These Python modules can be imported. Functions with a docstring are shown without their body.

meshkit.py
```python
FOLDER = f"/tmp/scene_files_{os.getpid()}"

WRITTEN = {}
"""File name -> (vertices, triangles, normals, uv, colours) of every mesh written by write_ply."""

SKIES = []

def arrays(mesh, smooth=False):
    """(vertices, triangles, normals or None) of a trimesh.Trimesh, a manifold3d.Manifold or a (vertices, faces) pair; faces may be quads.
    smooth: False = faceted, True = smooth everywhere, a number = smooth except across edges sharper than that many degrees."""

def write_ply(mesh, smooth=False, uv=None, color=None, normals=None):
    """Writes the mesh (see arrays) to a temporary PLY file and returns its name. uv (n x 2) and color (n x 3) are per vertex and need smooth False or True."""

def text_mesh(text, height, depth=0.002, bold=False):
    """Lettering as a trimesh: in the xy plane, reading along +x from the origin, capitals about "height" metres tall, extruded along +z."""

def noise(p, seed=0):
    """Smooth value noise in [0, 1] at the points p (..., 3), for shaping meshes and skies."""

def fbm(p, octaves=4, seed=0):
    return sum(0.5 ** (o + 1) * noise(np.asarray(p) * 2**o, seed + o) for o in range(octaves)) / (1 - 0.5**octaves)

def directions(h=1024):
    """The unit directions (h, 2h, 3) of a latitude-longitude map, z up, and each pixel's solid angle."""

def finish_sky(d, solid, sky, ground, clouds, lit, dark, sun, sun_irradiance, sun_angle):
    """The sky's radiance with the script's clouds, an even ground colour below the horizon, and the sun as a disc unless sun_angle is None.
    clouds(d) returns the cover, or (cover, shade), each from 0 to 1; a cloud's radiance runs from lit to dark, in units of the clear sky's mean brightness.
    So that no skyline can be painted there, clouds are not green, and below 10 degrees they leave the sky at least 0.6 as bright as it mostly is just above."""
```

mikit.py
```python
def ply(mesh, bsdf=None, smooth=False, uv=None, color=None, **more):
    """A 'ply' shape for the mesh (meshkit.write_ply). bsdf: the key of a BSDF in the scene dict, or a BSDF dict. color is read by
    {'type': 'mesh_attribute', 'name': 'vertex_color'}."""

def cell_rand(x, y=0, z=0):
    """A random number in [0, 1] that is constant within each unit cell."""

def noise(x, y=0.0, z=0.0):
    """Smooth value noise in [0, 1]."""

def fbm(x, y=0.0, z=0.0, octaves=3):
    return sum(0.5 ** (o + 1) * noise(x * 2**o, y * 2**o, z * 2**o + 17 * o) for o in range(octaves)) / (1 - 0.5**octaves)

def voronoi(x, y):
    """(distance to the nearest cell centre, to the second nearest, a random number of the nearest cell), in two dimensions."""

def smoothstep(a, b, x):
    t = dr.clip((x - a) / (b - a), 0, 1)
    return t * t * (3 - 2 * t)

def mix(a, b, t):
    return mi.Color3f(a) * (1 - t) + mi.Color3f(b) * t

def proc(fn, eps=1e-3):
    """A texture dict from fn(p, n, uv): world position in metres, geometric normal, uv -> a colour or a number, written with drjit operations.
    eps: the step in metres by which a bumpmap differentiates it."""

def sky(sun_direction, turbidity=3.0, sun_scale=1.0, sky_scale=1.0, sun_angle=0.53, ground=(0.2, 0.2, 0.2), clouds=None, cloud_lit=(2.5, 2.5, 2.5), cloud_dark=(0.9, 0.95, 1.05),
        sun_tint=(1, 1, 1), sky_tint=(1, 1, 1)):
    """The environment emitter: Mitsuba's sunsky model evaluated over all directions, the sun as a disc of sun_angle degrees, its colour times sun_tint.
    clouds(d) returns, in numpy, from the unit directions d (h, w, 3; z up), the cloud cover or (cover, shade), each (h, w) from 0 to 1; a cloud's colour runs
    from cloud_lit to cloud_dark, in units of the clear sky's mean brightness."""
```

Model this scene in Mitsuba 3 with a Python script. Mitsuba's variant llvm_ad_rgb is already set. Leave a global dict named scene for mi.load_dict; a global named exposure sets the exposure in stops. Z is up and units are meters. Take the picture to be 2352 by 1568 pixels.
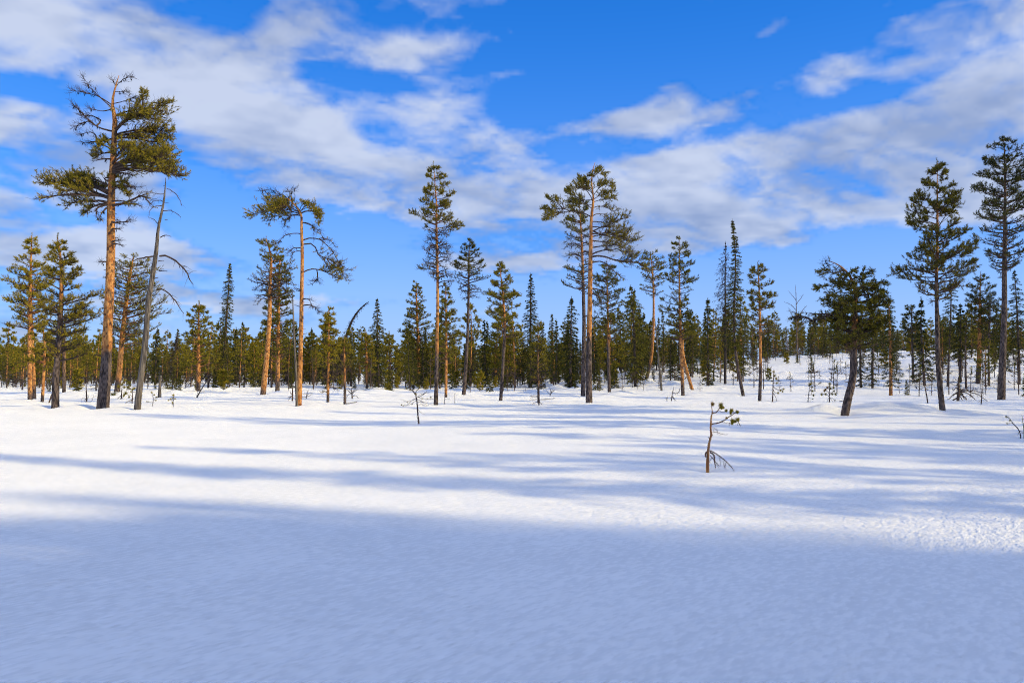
import math, numpy as np, mitsuba as mi, drjit as dr, mikit, meshkit
from scipy.interpolate import make_interp_spline

scene, labels = {}, {}
T = mi.ScalarTransform4f
# ------------------------------------------------------------------ camera, sky, exposure
EYE = 1.6
FV, CX, CY = 1832.0, 1176.0, 784.0            # photograph measured at 2352 x 1568: focal length and centre
PITCH = math.atan(74 / FV)
FWD = np.array([0, math.cos(PITCH), math.sin(PITCH)])
UPV = np.array([0, -math.sin(PITCH), math.cos(PITCH)])
scene['camera'] = {'type': 'perspective', 'fov': math.degrees(2 * math.atan(CX / FV)), 'fov_axis': 'x', 'near_clip': 0.1, 'far_clip': 6000.0,
                   'to_world': T().look_at(origin=[0, 0, EYE], target=[0, float(FWD[1]), EYE + float(FWD[2])], up=[0, 0, 1])}
exposure = 1.4
SUN_AZ, SUN_EL = math.radians(110), math.radians(23)
SUN = [math.sin(SUN_AZ) * math.cos(SUN_EL), math.cos(SUN_AZ) * math.cos(SUN_EL), math.sin(SUN_EL)]

# cloud banks: direction of each bank (degrees right of north, degrees up), its size in degrees, its tilt and weight
def _deg(x, y):
    a = math.atan((x - CX) / FV)
    return math.degrees(a), math.degrees(math.atan((858 - y) / FV * math.cos(a)))
BANKS = [(90, 40, 300, 60, 0, .45), (330, 40, 110, 30, 0, .25), (20, 280, 120, 100, 0, .66), (60, 460, 220, 100, 0, .56), (260, 165, 190, 50, 8, .42), (600, 90, 150, 60, 28, .42), (700, 40, 70, 26, 10, .35), (560, 190, 150, 90, 0, .38), (700, 270, 210, 60, -22, .55),
         (500, 320, 120, 90, 0, .35), (900, 110, 190, 50, 10, .40), (1130, 75, 100, 22, 8, .42), (990, 200, 100, 90, 0, .36), (860, 390, 260, 60, -12, .50), (600, 380, 160, 50, -10, .35), (1110, 430, 130, 90, 0, .52), (1180, 540, 230, 70, 0, .48), (960, 470, 160, 40, -8, .35), (1190, 330, 60, 30, 0, .25),
         (430, 610, 170, 36, 0, .55), (250, 560, 150, 24, 0, .40), (480, 690, 300, 22, 0, .36), (960, 610, 140, 22, 0, .34), (760, 740, 260, 18, 0, .22), (300, 640, 200, 40, 0, .3),
         (1640, 420, 300, 90, 4, .70), (1420, 450, 160, 90, 0, .60), (2040, 320, 320, 80, 6, .62), (2250, 420, 240, 90, 0, .55), (1850, 480, 260, 90, 0, .45), (1500, 530, 260, 50, 0, .50), (1760, 545, 170, 36, 0, .40),
         (2280, 175, 170, 42, -4, .58), (1560, 182, 85, 26, 10, .80), (1420, 272, 150, 26, 10, .50), (1560, 240, 60, 30, 30, .35), (1690, 225, 70, 24, 20, .5), (2060, 70, 210, 34, 16, .52), (2310, 20, 130, 44, 16, .55), (2150, 110, 110, 22, 30, .3), (1930, 165, 60, 20, 18, .42), (1370, 155, 70, 18, 12, .55), (1180, 158, 70, 18, 8, .5), (1760, 68, 70, 18, 20, .62),
         (1330, 60, 330, 70, 0, -.60), (1400, 190, 130, 60, 0, -.30), (1700, 130, 170, 60, 10, -.55), (1240, 220, 100, 70, 0, -.40), (520, 45, 120, 36, 0, -.40), (70, 205, 110, 34, 0, -.70), (170, 130, 120, 22, 0, -.30), (400, 110, 100, 26, 0, -.25), (930, 40, 170, 34, 0, -.40),
         (2180, 590, 260, 60, 0, -.70), (1980, 560, 200, 40, 0, -.40), (1900, 660, 420, 60, 0, -.55), (450, 440, 70, 70, -20, -.45), (800, 520, 260, 44, 0, -.50), (1480, 650, 260, 50, 0, -.45), (560, 530, 130, 34, 0, -.35), (800, 640, 300, 40, 0, -.25), (2010, 212, 150, 22, 8, -.6), (1790, 200, 80, 40, 0, -.3), (1560, 322, 160, 24, 10, -.55), (1330, 345, 80, 60, 0, -.55), (1420, 215, 140, 24, 8, -.35), (850, 305, 90, 46, -15, -.55), (700, 150, 60, 40, 0, -.25), (1190, 270, 60, 40, 0, -.3), (1960, 30, 60, 60, 0, -.3)]
BANKS = [(*_deg(x, y), math.degrees(sx / FV), math.degrees(sy / FV), math.radians(a), w) for x, y, sx, sy, a, w in BANKS]

def clouds(d):
    az = np.degrees(np.arctan2(d[..., 0], d[..., 1]))
    el = np.degrees(np.arcsin(np.clip(d[..., 2], 0, 1)))
    q = d / (d[..., 2:3] + 0.24)
    q = np.stack([q[..., 0] * 1.5 - q[..., 1] * .30, q[..., 1] * 1.9, q[..., 2] * 0], -1)
    def rough(p, octaves, seed, gain=.62):
        w = gain ** np.arange(octaves)
        return sum(w[o] * (meshkit.noise(p * 2.03 ** o + 13.7 * o, seed + o) - .5) for o in range(octaves)) / w.sum() * 2
    warp = np.stack([rough(q * 4, 3, 5), rough(q * 4, 3, 9), q[..., 2]], -1) * .10
    n1 = rough((q + warp) * 3.0, 7, 21)
    n2 = rough((q + warp * 2) * 10.0, 5, 33)
    bank = rough(q * .9 + 3.1, 3, 40) * .9 + .42
    inside = np.exp(-((az / 42) ** 4) - ((el - 12) / 26) ** 4)
    b = bank * (1 - inside)
    for a0, e0, sa, se, t, w in BANKS:
        x, y = az - a0, el - e0
        u, v = x * math.cos(t) + y * math.sin(t), -x * math.sin(t) + y * math.cos(t)
        b = b + w * np.exp(-(u / sa) ** 2 - (v / se) ** 2)
    b = np.clip(b, -.55, .44)
    t = b - .05 + n1 * .92 + n2 * .20
    c = np.clip((t + .20) / .78, 0, 1)
    cover = (c * c * (3 - 2 * c)) ** .9 * .90
    veil = .72 * np.exp(-(np.clip(el, 0, 90) / 10.0) ** 1.4)
    s = np.clip(.56 - n1 * .7 - n2 * .45 + rough(q * 2.4 + 11.7, 4, 55) * 1.5 + .5 * np.clip(t - .4, 0, 1), 0, 1)
    return np.maximum(cover, veil), np.where(cover > veil, s, .1 + (s - .1) * (cover / np.maximum(veil, 1e-3)) ** 2)

scene['daylight'] = mikit.sky(SUN, turbidity=2.2, sun_scale=1.17, sky_scale=1.0, sun_tint=(.90, .955, .78), sun_angle=.8, sky_tint=(.085, .95, 2.25),
                              ground=(.7, .75, .85), clouds=clouds, cloud_lit=(2.10, 2.31, 2.80), cloud_dark=(1.05, 1.32, 2.0))

# ------------------------------------------------------------------ materials
def tex(fn, eps=1e-3): return mikit.proc(fn, eps)
N, FB, SS, MX = mikit.noise, mikit.fbm, mikit.smoothstep, mikit.mix

def snow_color(p, n, uv):
    u, v = p.x * .6 + p.y * .8, p.x * .8 - p.y * .6
    g = FB(u * 13, v * 30, 3, 3) * .7 + .3 * FB(p.x * .8, p.y * .8, 0, 2)
    return MX((.83, .84, .85), (.95, .95, .945), SS(.25, .70, g))
def snow_bump(p, n, uv):
    u, v = p.x * .6 + p.y * .8, p.x * .8 - p.y * .6
    w = v + .16 * (N(u * .9, v * .9, 4) - .5)
    a = FB(u * 3.0, w * 12.0, 1, 3)
    b = FB(u * 15.0, w * 36.0, 2, 2)
    g = N(u * .22, v * .30, 8)
    return a * (.5 + .25 * g) + b * .60 + .22 * FB(u * .7, v * 1.6, 5, 2)
scene['snow_mat'] = {'type': 'bumpmap', 'scale': .030, 'arbitrary': tex(snow_bump, 4e-3), 'bsdf': {'type': 'principled', 'base_color': tex(snow_color), 'roughness': .55, 'specular': .25}}
scene['clump_mat'] = {'type': 'principled', 'base_color': tex(snow_color), 'roughness': .6, 'specular': .2}

def bark_color(p, n, uv):
    k = FB(p.x * 9, p.y * 9, p.z * 3.2, 3)
    f = N(p.x * 26, p.y * 26, p.z * 8)
    t = SS(.28, .72, uv.x + (k - .5) * .55)
    grey = MX((.034, .026, .025), (.17, .128, .112), SS(.28, .72, .55 * f + .45 * k))
    oran = MX((.33, .122, .036), (.58, .29, .10), SS(.25, .7, FB(p.x * 14, p.y * 14, p.z * 5, 2)))
    oran = MX(oran, (.09, .045, .03), .8 * SS(.62, .76, N(p.x * 11 + 9, p.y * 11, p.z * 7)))
    return MX(grey, oran, t)
def bark_bump(p, n, uv):
    return N(p.x * 26, p.y * 26, p.z * 8) * (1.5 - uv.x) + .4 * N(p.x * 60, p.y * 60, p.z * 24)
scene['pine_bark'] = {'type': 'bumpmap', 'scale': .035, 'arbitrary': tex(bark_bump, 3e-3), 'bsdf': {'type': 'principled', 'base_color': tex(bark_color), 'roughness': .85, 'specular': .2}}

def dead_color(p, n, uv):
    g = FB(p.x * 28, p.y * 28, p.z * 2.2, 3)
    c = MX((.05, .042, .037), (.20, .172, .146), SS(.25, .75, g))
    return MX((.05, .04, .038), c, SS(.1, .7, uv.x))
scene['dead_wood'] = {'type': 'bumpmap', 'scale': .012, 'arbitrary': tex(lambda p, n, uv: FB(p.x * 40, p.y * 40, p.z * 3, 2), 3e-3), 'bsdf': {'type': 'principled', 'base_color': tex(dead_color), 'roughness': .8, 'specular': .2}}
def twig_color(p, n, uv):
    return MX(MX((.045, .032, .030), (.12, .080, .062), N(p.x * 7, p.y * 7, p.z * 7)), (.42, .17, .065), SS(.45, .95, uv.x))
scene['twig_mat'] = {'type': 'principled', 'base_color': tex(twig_color), 'roughness': .8, 'specular': .2}
def needle_color(p, n, uv):
    a = MX((.026, .036, .014), (.175, .160, .018), SS(0, .5, uv.x))
    a = MX(a, (.37, .285, .022), SS(.4, 1.0, uv.x))
    return MX(a, (.20, .075, .018), SS(.5, 1.0, uv.y))
scene['needle_mat'] = {'type': 'twosided', 'bsdf': {'type': 'principled', 'base_color': tex(needle_color), 'roughness': .6, 'specular': .1}}
scene['lichen_mat'] = {'type': 'twosided', 'bsdf': {'type': 'diffuse', 'reflectance': {'type': 'rgb', 'value': [.022, .019, .018]}}}
def birch_color(p, n, uv):
    return MX((.13, .095, .08), (.34, .29, .26), SS(.3, .8, N(p.x * 11, p.y * 11, p.z * 5) * .7 + uv.x * .4))
scene['birch_bark'] = {'type': 'principled', 'base_color': tex(birch_color), 'roughness': .7, 'specular': .2}

# ------------------------------------------------------------------ terrain
_HX = np.array([-900, 2, 6, 10, 13.2, 18.6, 27, 34.6, 48.7, 56, 70, 110, 900.])
_HZ = np.array([0, 0, .25, 1.1, 1.95, 2.45, 3.2, 3.7, 4.55, 4.8, 4.85, 5.2, 5.2])
def sstep(a, b, x):
    t = np.clip((x - a) / (b - a), 0, 1)
    return t * t * (3 - 2 * t)
BUMPS = []      # x, y, radius along x, radius along y, height: drifts, hollows and hummocks
def H(x, y, bumps=True):
    x, y = np.asarray(x, float), np.asarray(y, float)
    p = np.stack([x / 17, y / 12, x * 0], -1)
    z = (meshkit.fbm(p + 40.3, 3, 3) - .5) * .62 * sstep(4, 22, np.hypot(x, y)) + (meshkit.fbm(p * 3.1 + 11.3, 2, 8) - .5) * .10
    z = z - .10
    hill = np.interp(x + 2.5 * (meshkit.noise(np.stack([x / 9, y / 14, x * 0], -1), 4) - .5), _HX, _HZ)
    z = z + hill * sstep(58, 106, y + 5 * (meshkit.noise(np.stack([x / 11, y * 0, x * 0], -1), 6) - .5)) * (1 - .5 * sstep(140, 500, y))
    z = z + sstep(50, 75, y) * .30 * (meshkit.fbm(np.stack([x / 3.2, y / 3.4, x * 0], -1) + 9, 2, 14) - .5)
    if bumps:
        for bx, by, rx, ry, h in BUMPS:
            q = ((x - bx) / rx) ** 2 + ((y - by) / ry) ** 2
            z = z + h * np.exp(-np.minimum(q, 40))
    return z

def ray(x, y):
    d = FWD + np.array([1, 0, 0]) * (x - CX) / FV + UPV * (CY - y) / FV
    return d / d[1]
def at(x, y, Y):
    """The point at the depth Y that the photograph shows at x, y (2352 x 1568)."""
    return np.array([0, 0, EYE]) + ray(x, y) * Y
_TS = np.geomspace(4, 230, 2600)
def ground_depth(x, y, fallback=115.0):
    r = ray(x, y)
    below = (EYE + r[2] * _TS) < H(r[0] * _TS, r[1] * _TS)
    return float(_TS[np.argmax(below)]) if below.any() else fallback

# drifts beside the bent pine and other shaped snow
for x, y, rx, ry, h in [(2040, 938, 2.6, 1.6, .42), (2150, 955, 3.4, 2.0, .20), (1885, 940, .8, .5, .30), (1942, 948, .8, .7, -.34), (1500, 965, 5, 2.5, .12), (500, 935, 7, 2.5, .14),
                        (760, 902, 4, 2.2, .30), (560, 892, 4, 3.0, .34), (900, 925, 6, 2.0, .14), (1320, 897, 5, 2.5, .22), (20, 928, 2.2, 1.5, .22), (60, 940, 1.2, .7, -.12)]:
    Y0 = 1.6 / max((y - 858) / FV, .012)
    g = at(x, y, Y0)
    BUMPS.append((g[0], g[1], rx, ry, h))

# ------------------------------------------------------------------ mesh helpers
UP = np.array([0, 0, 1.0])
class Acc:
    def __init__(self): self.v, self.f, self.uv, self.n = [], [], [], 0
    def add(self, v, f, uv):
        if len(v) == 0: return
        self.v.append(v); self.f.append(f + self.n); self.n += len(v)
        self.uv.append(np.broadcast_to(np.asarray(uv, float), (len(v), 2)))
    def ply(self, mat, smooth=True):
        return mikit.ply((np.vstack(self.v), np.vstack(self.f)), mat, smooth=smooth, uv=np.vstack(self.uv))
def nrm(a): return a / np.maximum(np.linalg.norm(a, axis=-1, keepdims=True), 1e-9)

def tubes(P, R, sides=5):
    P = np.asarray(P, float); R = np.broadcast_to(np.asarray(R, float), P.shape[:2])
    n, k = P.shape[:2]
    t = np.empty_like(P); t[:, 1:-1] = P[:, 2:] - P[:, :-2]; t[:, 0] = P[:, 1] - P[:, 0]; t[:, -1] = P[:, -1] - P[:, -2]
    t = nrm(t)
    mean = nrm(t.mean(1))
    ref = np.where(np.abs(mean[:, 2:]) < .75, UP, np.array([1.0, 0, 0]))[:, None, :]
    a = nrm(np.cross(t, np.broadcast_to(ref, t.shape))); b = np.cross(t, a)
    th = np.arange(sides) * 2 * np.pi / sides
    v = P[:, :, None] + R[:, :, None, None] * (np.cos(th)[None, None, :, None] * a[:, :, None] + np.sin(th)[None, None, :, None] * b[:, :, None])
    i, j, s = np.meshgrid(np.arange(n), np.arange(k - 1), np.arange(sides), indexing='ij')
    o = (i * k + j) * sides
    q0, q1 = o + s, o + (s + 1) % sides
    f = np.concatenate([np.stack([q0, q1, q1 + sides], -1).reshape(-1, 3), np.stack([q0, q1 + sides, q0 + sides], -1).reshape(-1, 3)])
    return v.reshape(-1, 3), f

def spline(pts, k=9):
    pts = np.asarray(pts, float)
    s = np.r_[0, np.cumsum(np.linalg.norm(np.diff(pts[:, :3], axis=0), axis=1))]; s /= s[-1]
    u = np.linspace(0, 1, k)
    if len(pts) == 2: return pts[0] + (pts[1] - pts[0]) * u[:, None]
    return make_interp_spline(s, pts, k=2)(u)

def tufts(acc, P, D, L, rng, k, nl, nw, hue, brown=0.0, spread=.75):
    """Shoots clad in needles: k thin triangles along each axis D of length L."""
    n = len(P)
    if n == 0: return
    P, D = np.repeat(P, k, 0), np.repeat(nrm(D), k, 0)
    L = np.repeat(np.broadcast_to(L, n), k)
    m = len(P)
    perp = nrm(np.cross(D, rng.normal(size=(m, 3))))
    s = rng.uniform(0, 1, m)
    base = P + D * (s * L)[:, None]
    out = nrm(D * rng.uniform(.25, 1.0, m)[:, None] + perp * rng.uniform(.55, 1.0, m)[:, None] * spread)
    side = nrm(np.cross(out, rng.normal(size=(m, 3)))) * (nw * rng.uniform(.7, 1.3, m) / 2)[:, None]
    tip = base + out * (nl * rng.uniform(.7, 1.25, m))[:, None]
    v = np.stack([base - side, base + side, tip], 1).reshape(-1, 3)
    h = np.repeat(np.clip(np.repeat(hue + rng.normal(0, .14, n), k) + rng.normal(0, .07, m), 0, 1), 3)
    acc.add(v, np.arange(3 * m).reshape(-1, 3), np.stack([h, np.full(3 * m, brown)], -1))

LODS = [dict(d=11.0, m=5, k=24, nl=.078, nw=.0135, wood=2, s2=4), dict(d=9.0, m=4, k=17, nl=.098, nw=.019, wood=1, s2=3), dict(d=6.0, m=3, k=14, nl=.14, nw=.034, wood=1, s2=3)]
def lod_of(Y): return 0 if Y < 47 else 1 if Y < 72 else 2

def grow(axis, r0, fol, rng, lod, wood, green, lichen=None, hue=.5, orange=.1, droop=0.0, size=1.0, start=.25, dense=1.0):
    """A bough of a pine along the axis: side twigs, and needle tufts on the share fol of its shoots."""
    o = LODS[lod]
    k = len(axis)
    seg = np.linalg.norm(np.diff(axis, axis=0), axis=1); L = seg.sum()
    u = np.linspace(0, 1, k)
    ax = axis + rng.normal(0, 1, axis.shape) * (.018 * L * (u * (1 - .3 * u)))[:, None]
    rad = r0 * (1 - u) ** .8 + .006
    v, f = tubes(ax[None], rad[None], 6 if lod == 0 else 4)
    uvx = np.repeat(np.clip(orange * (1 - .7 * u), 0, 1), 6 if lod == 0 else 4)
    wood.add(v, f, np.stack([uvx, uvx * 0], -1))
    n2 = int(np.clip(L * o['d'] * (dense if fol > .3 else .8), 5, 60))
    t = np.sort(start + (1 - start) * rng.uniform(0, 1, n2) ** .8)
    def P(t): return np.stack([np.interp(t, u, ax[:, c]) for c in range(3)], -1)
    base = P(t); tan = nrm(P(np.minimum(t + .06, 1)) - P(np.maximum(t - .06, 0)))
    side = nrm(np.cross(tan, UP + 1e-3)) * np.where(np.arange(n2) % 2, 1, -1)[:, None]
    lift = rng.uniform(-.4, .75, n2) * (1 if fol > .3 else .4) - droop * rng.uniform(.3, 1.2, n2)
    d2 = nrm(tan * rng.uniform(.3, 1, n2)[:, None] + side * rng.uniform(.15, 1, n2)[:, None] + UP * lift[:, None])
    l2 = np.clip(L * rng.uniform(.16, .36, n2) * (1.3 - .75 * t), .12, .62 + .1 * lod) * size
    s = np.linspace(0, 1, o['s2'])
    sec = base[:, None] + d2[:, None] * (l2[:, None] * s)[..., None] + UP * ((.22 - droop) * l2[:, None] * s ** 2)[..., None] + rng.normal(0, 1, (n2, len(s), 3)) * (l2[:, None] * .05 * s)[..., None]
    r2 = np.clip(r0 * .32, .008, .02)
    v, f = tubes(sec, np.broadcast_to(r2 * (1 - s) + .0045, (n2, len(s))), 3)
    wood.add(v, f, (orange * .3, 0))
    m = o['m']
    w = rng.uniform(.35, 1.0, (n2, m)); w[:, 0] = 1.0
    pos = sec[:, 0][:, None] + (sec[:, -1] - sec[:, 0])[:, None] * w[..., None] + UP * (((.22 - droop) * l2[:, None]) * (w ** 2 - w))[..., None]
    d3 = nrm(d2[:, None] * .7 + rng.normal(0, .5, (n2, m, 3)) + UP * (.45 - droop))
    l3 = rng.uniform(.09, .2, (n2, m)) * size
    pos, d3, l3 = pos.reshape(-1, 3), d3.reshape(-1, 3), l3.ravel()
    kt = 4 if fol > .3 else 2
    ut = rng.uniform(.6, 1.0, kt); ut[0] = 1
    pos = np.vstack([pos, P(ut)]); d3 = np.vstack([d3, nrm(np.tile(tan[-1:], (kt, 1)) + rng.normal(0, .5, (kt, 3)) + UP * .4)]); l3 = np.r_[l3, rng.uniform(.1, .2, kt)]
    on = rng.uniform(0, 1, len(pos)) < fol
    if o['wood'] == 2 or fol < .3:
        sel = np.ones(len(pos), bool) if o['wood'] == 2 else ~on & (rng.uniform(0, 1, len(pos)) < .5)
        if sel.any():
            ll = np.where(on, l3, l3 * 1.4)[sel]
            mid = pos[sel] + d3[sel] * (ll * .5)[:, None] + rng.normal(0, .012, (sel.sum(), 3))
            v, f = tubes(np.stack([pos[sel], mid, pos[sel] + d3[sel] * ll[:, None]], 1), np.array([[.006, .005, .003]]) * (1 + .6 * lod), 3)
            wood.add(v, f, (0, 0))
    sz = .85 + .3 * rng.uniform()
    tufts(green, pos[on], d3[on], l3[on], rng, o['k'], o['nl'] * sz, o['nw'], hue)
    if lichen is not None and fol < .2:
        j = rng.uniform(0, 1, n2) < .4
        hang = nrm(np.array([0, 0, -1.0]) + rng.normal(0, .25, (j.sum(), 3)))
        tufts(lichen, base[j], hang, rng.uniform(.05, .16, j.sum()), rng, 5, .11, .035, .1, spread=.35)

def trunk_mesh(acc, pts, rad, sides, orange, rng, rough=.06, flare=True):
    """pts (K,3), radii; orange(z) gives the share of orange bark at a height."""
    pts, rad = np.array(pts, float), np.array(rad, float)
    k = len(pts)
    v, f = tubes(pts[None], rad[None], sides)
    c = np.repeat(pts, sides, 0)
    nz = meshkit.fbm(np.stack([v[:, 0] * 7, v[:, 1] * 7, v[:, 2] * 1.6], -1) + rng.uniform(0, 50), 3, 2) - .5
    v = c + (v - c) * (1 + rough * 2 * nz)[:, None]
    o = np.clip(np.repeat(orange(pts[:, 2]), sides) + nz * .25, 0, 1)
    acc.add(v, f, np.stack([o, o * 0], -1))

COUNT = {}
def new_key(name):
    i = COUNT.get(name, -1) + 1; COUNT[name] = i
    return name if i == 0 else f'{name}_{i:03d}'
def tag(key, label, cat, group=None, kind=None):
    labels[key] = {'label': label, 'category': cat}
    if group: labels[key]['group'] = group
    if kind: labels[key]['kind'] = kind
def parts(key, name, i): return f'{key}__{name}' if i == 0 else f'{key}__{name}_{i:03d}'

# frames in which outlines were measured: left, top and scale of each enlargement, in the photograph's 4096 x 2731 pixels
S0 = 4096 / 2352
FR = {'v': (0, 0, 1 / S0), '1': (0, 200, 1.96), '2': (0, 900, 1.96), '3': (900, 700, 1.5675), '4': (1550, 600, 1.4254), '5': (2050, 600, 1.4254), '6': (2750, 800, 1.4254), '7': (3400, 500, 1.2055),
      'a': (300, 1400, 4.704), 'b': (3150, 1300, 3.484), 'c': (2600, 1550, 3.92), 'd': (1550, 1450, 5.807), 'e': (3600, 1350, 3.647), 'f': (1000, 1450, 2.352), 'g': (2000, 1450, 2.352)}
def VX(fr, x): ox, oy, s = FR[fr]; return (ox + x / s) / S0
def VY(fr, y): ox, oy, s = FR[fr]; return (oy + y / s) / S0
def VW(fr, w): return w / FR[fr][2] / S0

SEED = [1000]
def rng_next(): SEED[0] += 1; return np.random.default_rng(SEED[0])

def trunk_from(fr, tr, Y, rng, k, wobble=.02):
    a = np.array([[*at(VX(fr, x), VY(fr, y), Y), VW(fr, w) / 2 / FV * Y] for x, y, w in tr])
    s = spline(a, k)
    s[:, 3] = np.interp(np.linspace(0, 1, k), np.r_[0, np.cumsum(np.linalg.norm(np.diff(a[:, :3], axis=0), axis=1))] / np.linalg.norm(np.diff(a[:, :3], axis=0), axis=1).sum(), a[:, 3])
    h = s[-1, 2] - s[0, 2]
    u = np.linspace(0, 1, k)
    s[:, 1] += .03 * h * np.sin(u * rng.uniform(2, 4) + rng.uniform(0, 6)) * u
    foot = s[0].copy(); foot[2] -= .7; foot[:2] -= (s[1, :2] - s[0, :2]) * .2; foot[3] *= 1.12
    return np.vstack([foot, s])

def orange_fn(fr, Y, lo, hi, top=1.0, base=.05):
    zl, zh = at(CX, VY(fr, lo), Y)[2], at(CX, VY(fr, hi), Y)[2]
    return lambda z: base + (top - base) * sstep(zl, zh, z)

def crown_from(fr, prof, Y): # rows y, left, right, share of foliage -> z, left, right, share in metres
    m = Y / FV
    return sorted((at(CX, VY(fr, r[0]), Y)[2], VW(fr, r[1]) * m, VW(fr, r[2]) * m, *(r[3:] or (1,))) for r in prof)

def profile_boughs(trunk, prof, rng, lod, wood, green, lichen, hue, orange, step, per, rise, droop=0.0, kmax=7):
    z0, z1 = prof[0][0], prof[-1][0]
    zs = [r[0] for r in prof]; le = [r[1] for r in prof]; ri = [r[2] for r in prof]; fo = [r[3] for r in prof]
    tz = trunk[:, 2]
    z, ph = z1 - .22, rng.uniform(0, 6.28)
    while z > z0:
        n = int(round(per * rng.uniform(.8, 1.2)))
        for i in range(n):
            a = ph + 6.283 * i / n + rng.normal(0, .25)
            zz = z + rng.normal(0, step * .5)
            l, r, f = np.interp(zz, zs, le), np.interp(zz, zs, ri), np.interp(zz, zs, fo)
            c, s_ = math.cos(a), math.sin(a)
            ext = (r if c > 0 else l) * c * c + (l + r) / 2 * .85 * s_ * s_
            ext *= rng.uniform(.74, 1.16)
            if ext < .08: continue
            g = rise * rng.uniform(.5, 1.4)
            zb = max(zz - ext * g, z0 - .5)
            b = np.array([np.interp(zb, tz, trunk[:, j]) for j in range(4)])
            top = np.array([np.interp(zz, tz, trunk[:, j]) for j in range(3)])
            tip = top + np.array([c * ext, s_ * ext, 0]); tip[2] = zz
            mid = b[:3] * .5 + tip * .5 - UP * ext * .06 * rng.uniform(-.5, 1.6)
            if f < .15:
                tip = tip - UP * ext * rng.uniform(.0, .5); mid = mid + UP * ext * .1
            axis = spline([b[:3], mid, tip], 6 if lod else kmax)
            grow(axis, np.clip(b[3] * .42, .01, .05), f, rng, lod, wood, green, lichen, hue, orange * (.8 if f > .3 else .2), droop)
        ph += 1.9 + rng.normal(0, .3)
        z -= step * rng.uniform(.7, 1.3)
    # leading shoot
    tip = trunk[-1, :3]
    m = 7
    d = nrm(rng.normal(0, .28, (m, 3)) + UP)
    tufts(green, np.repeat(tip[None], m, 0) + UP * np.linspace(-.45, .1, m)[:, None], d, .13, rng, LODS[lod]['k'], LODS[lod]['nl'], LODS[lod]['nw'], hue)

def run_len(P): return np.linalg.norm(np.diff(P, axis=0), axis=1).sum()

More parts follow.
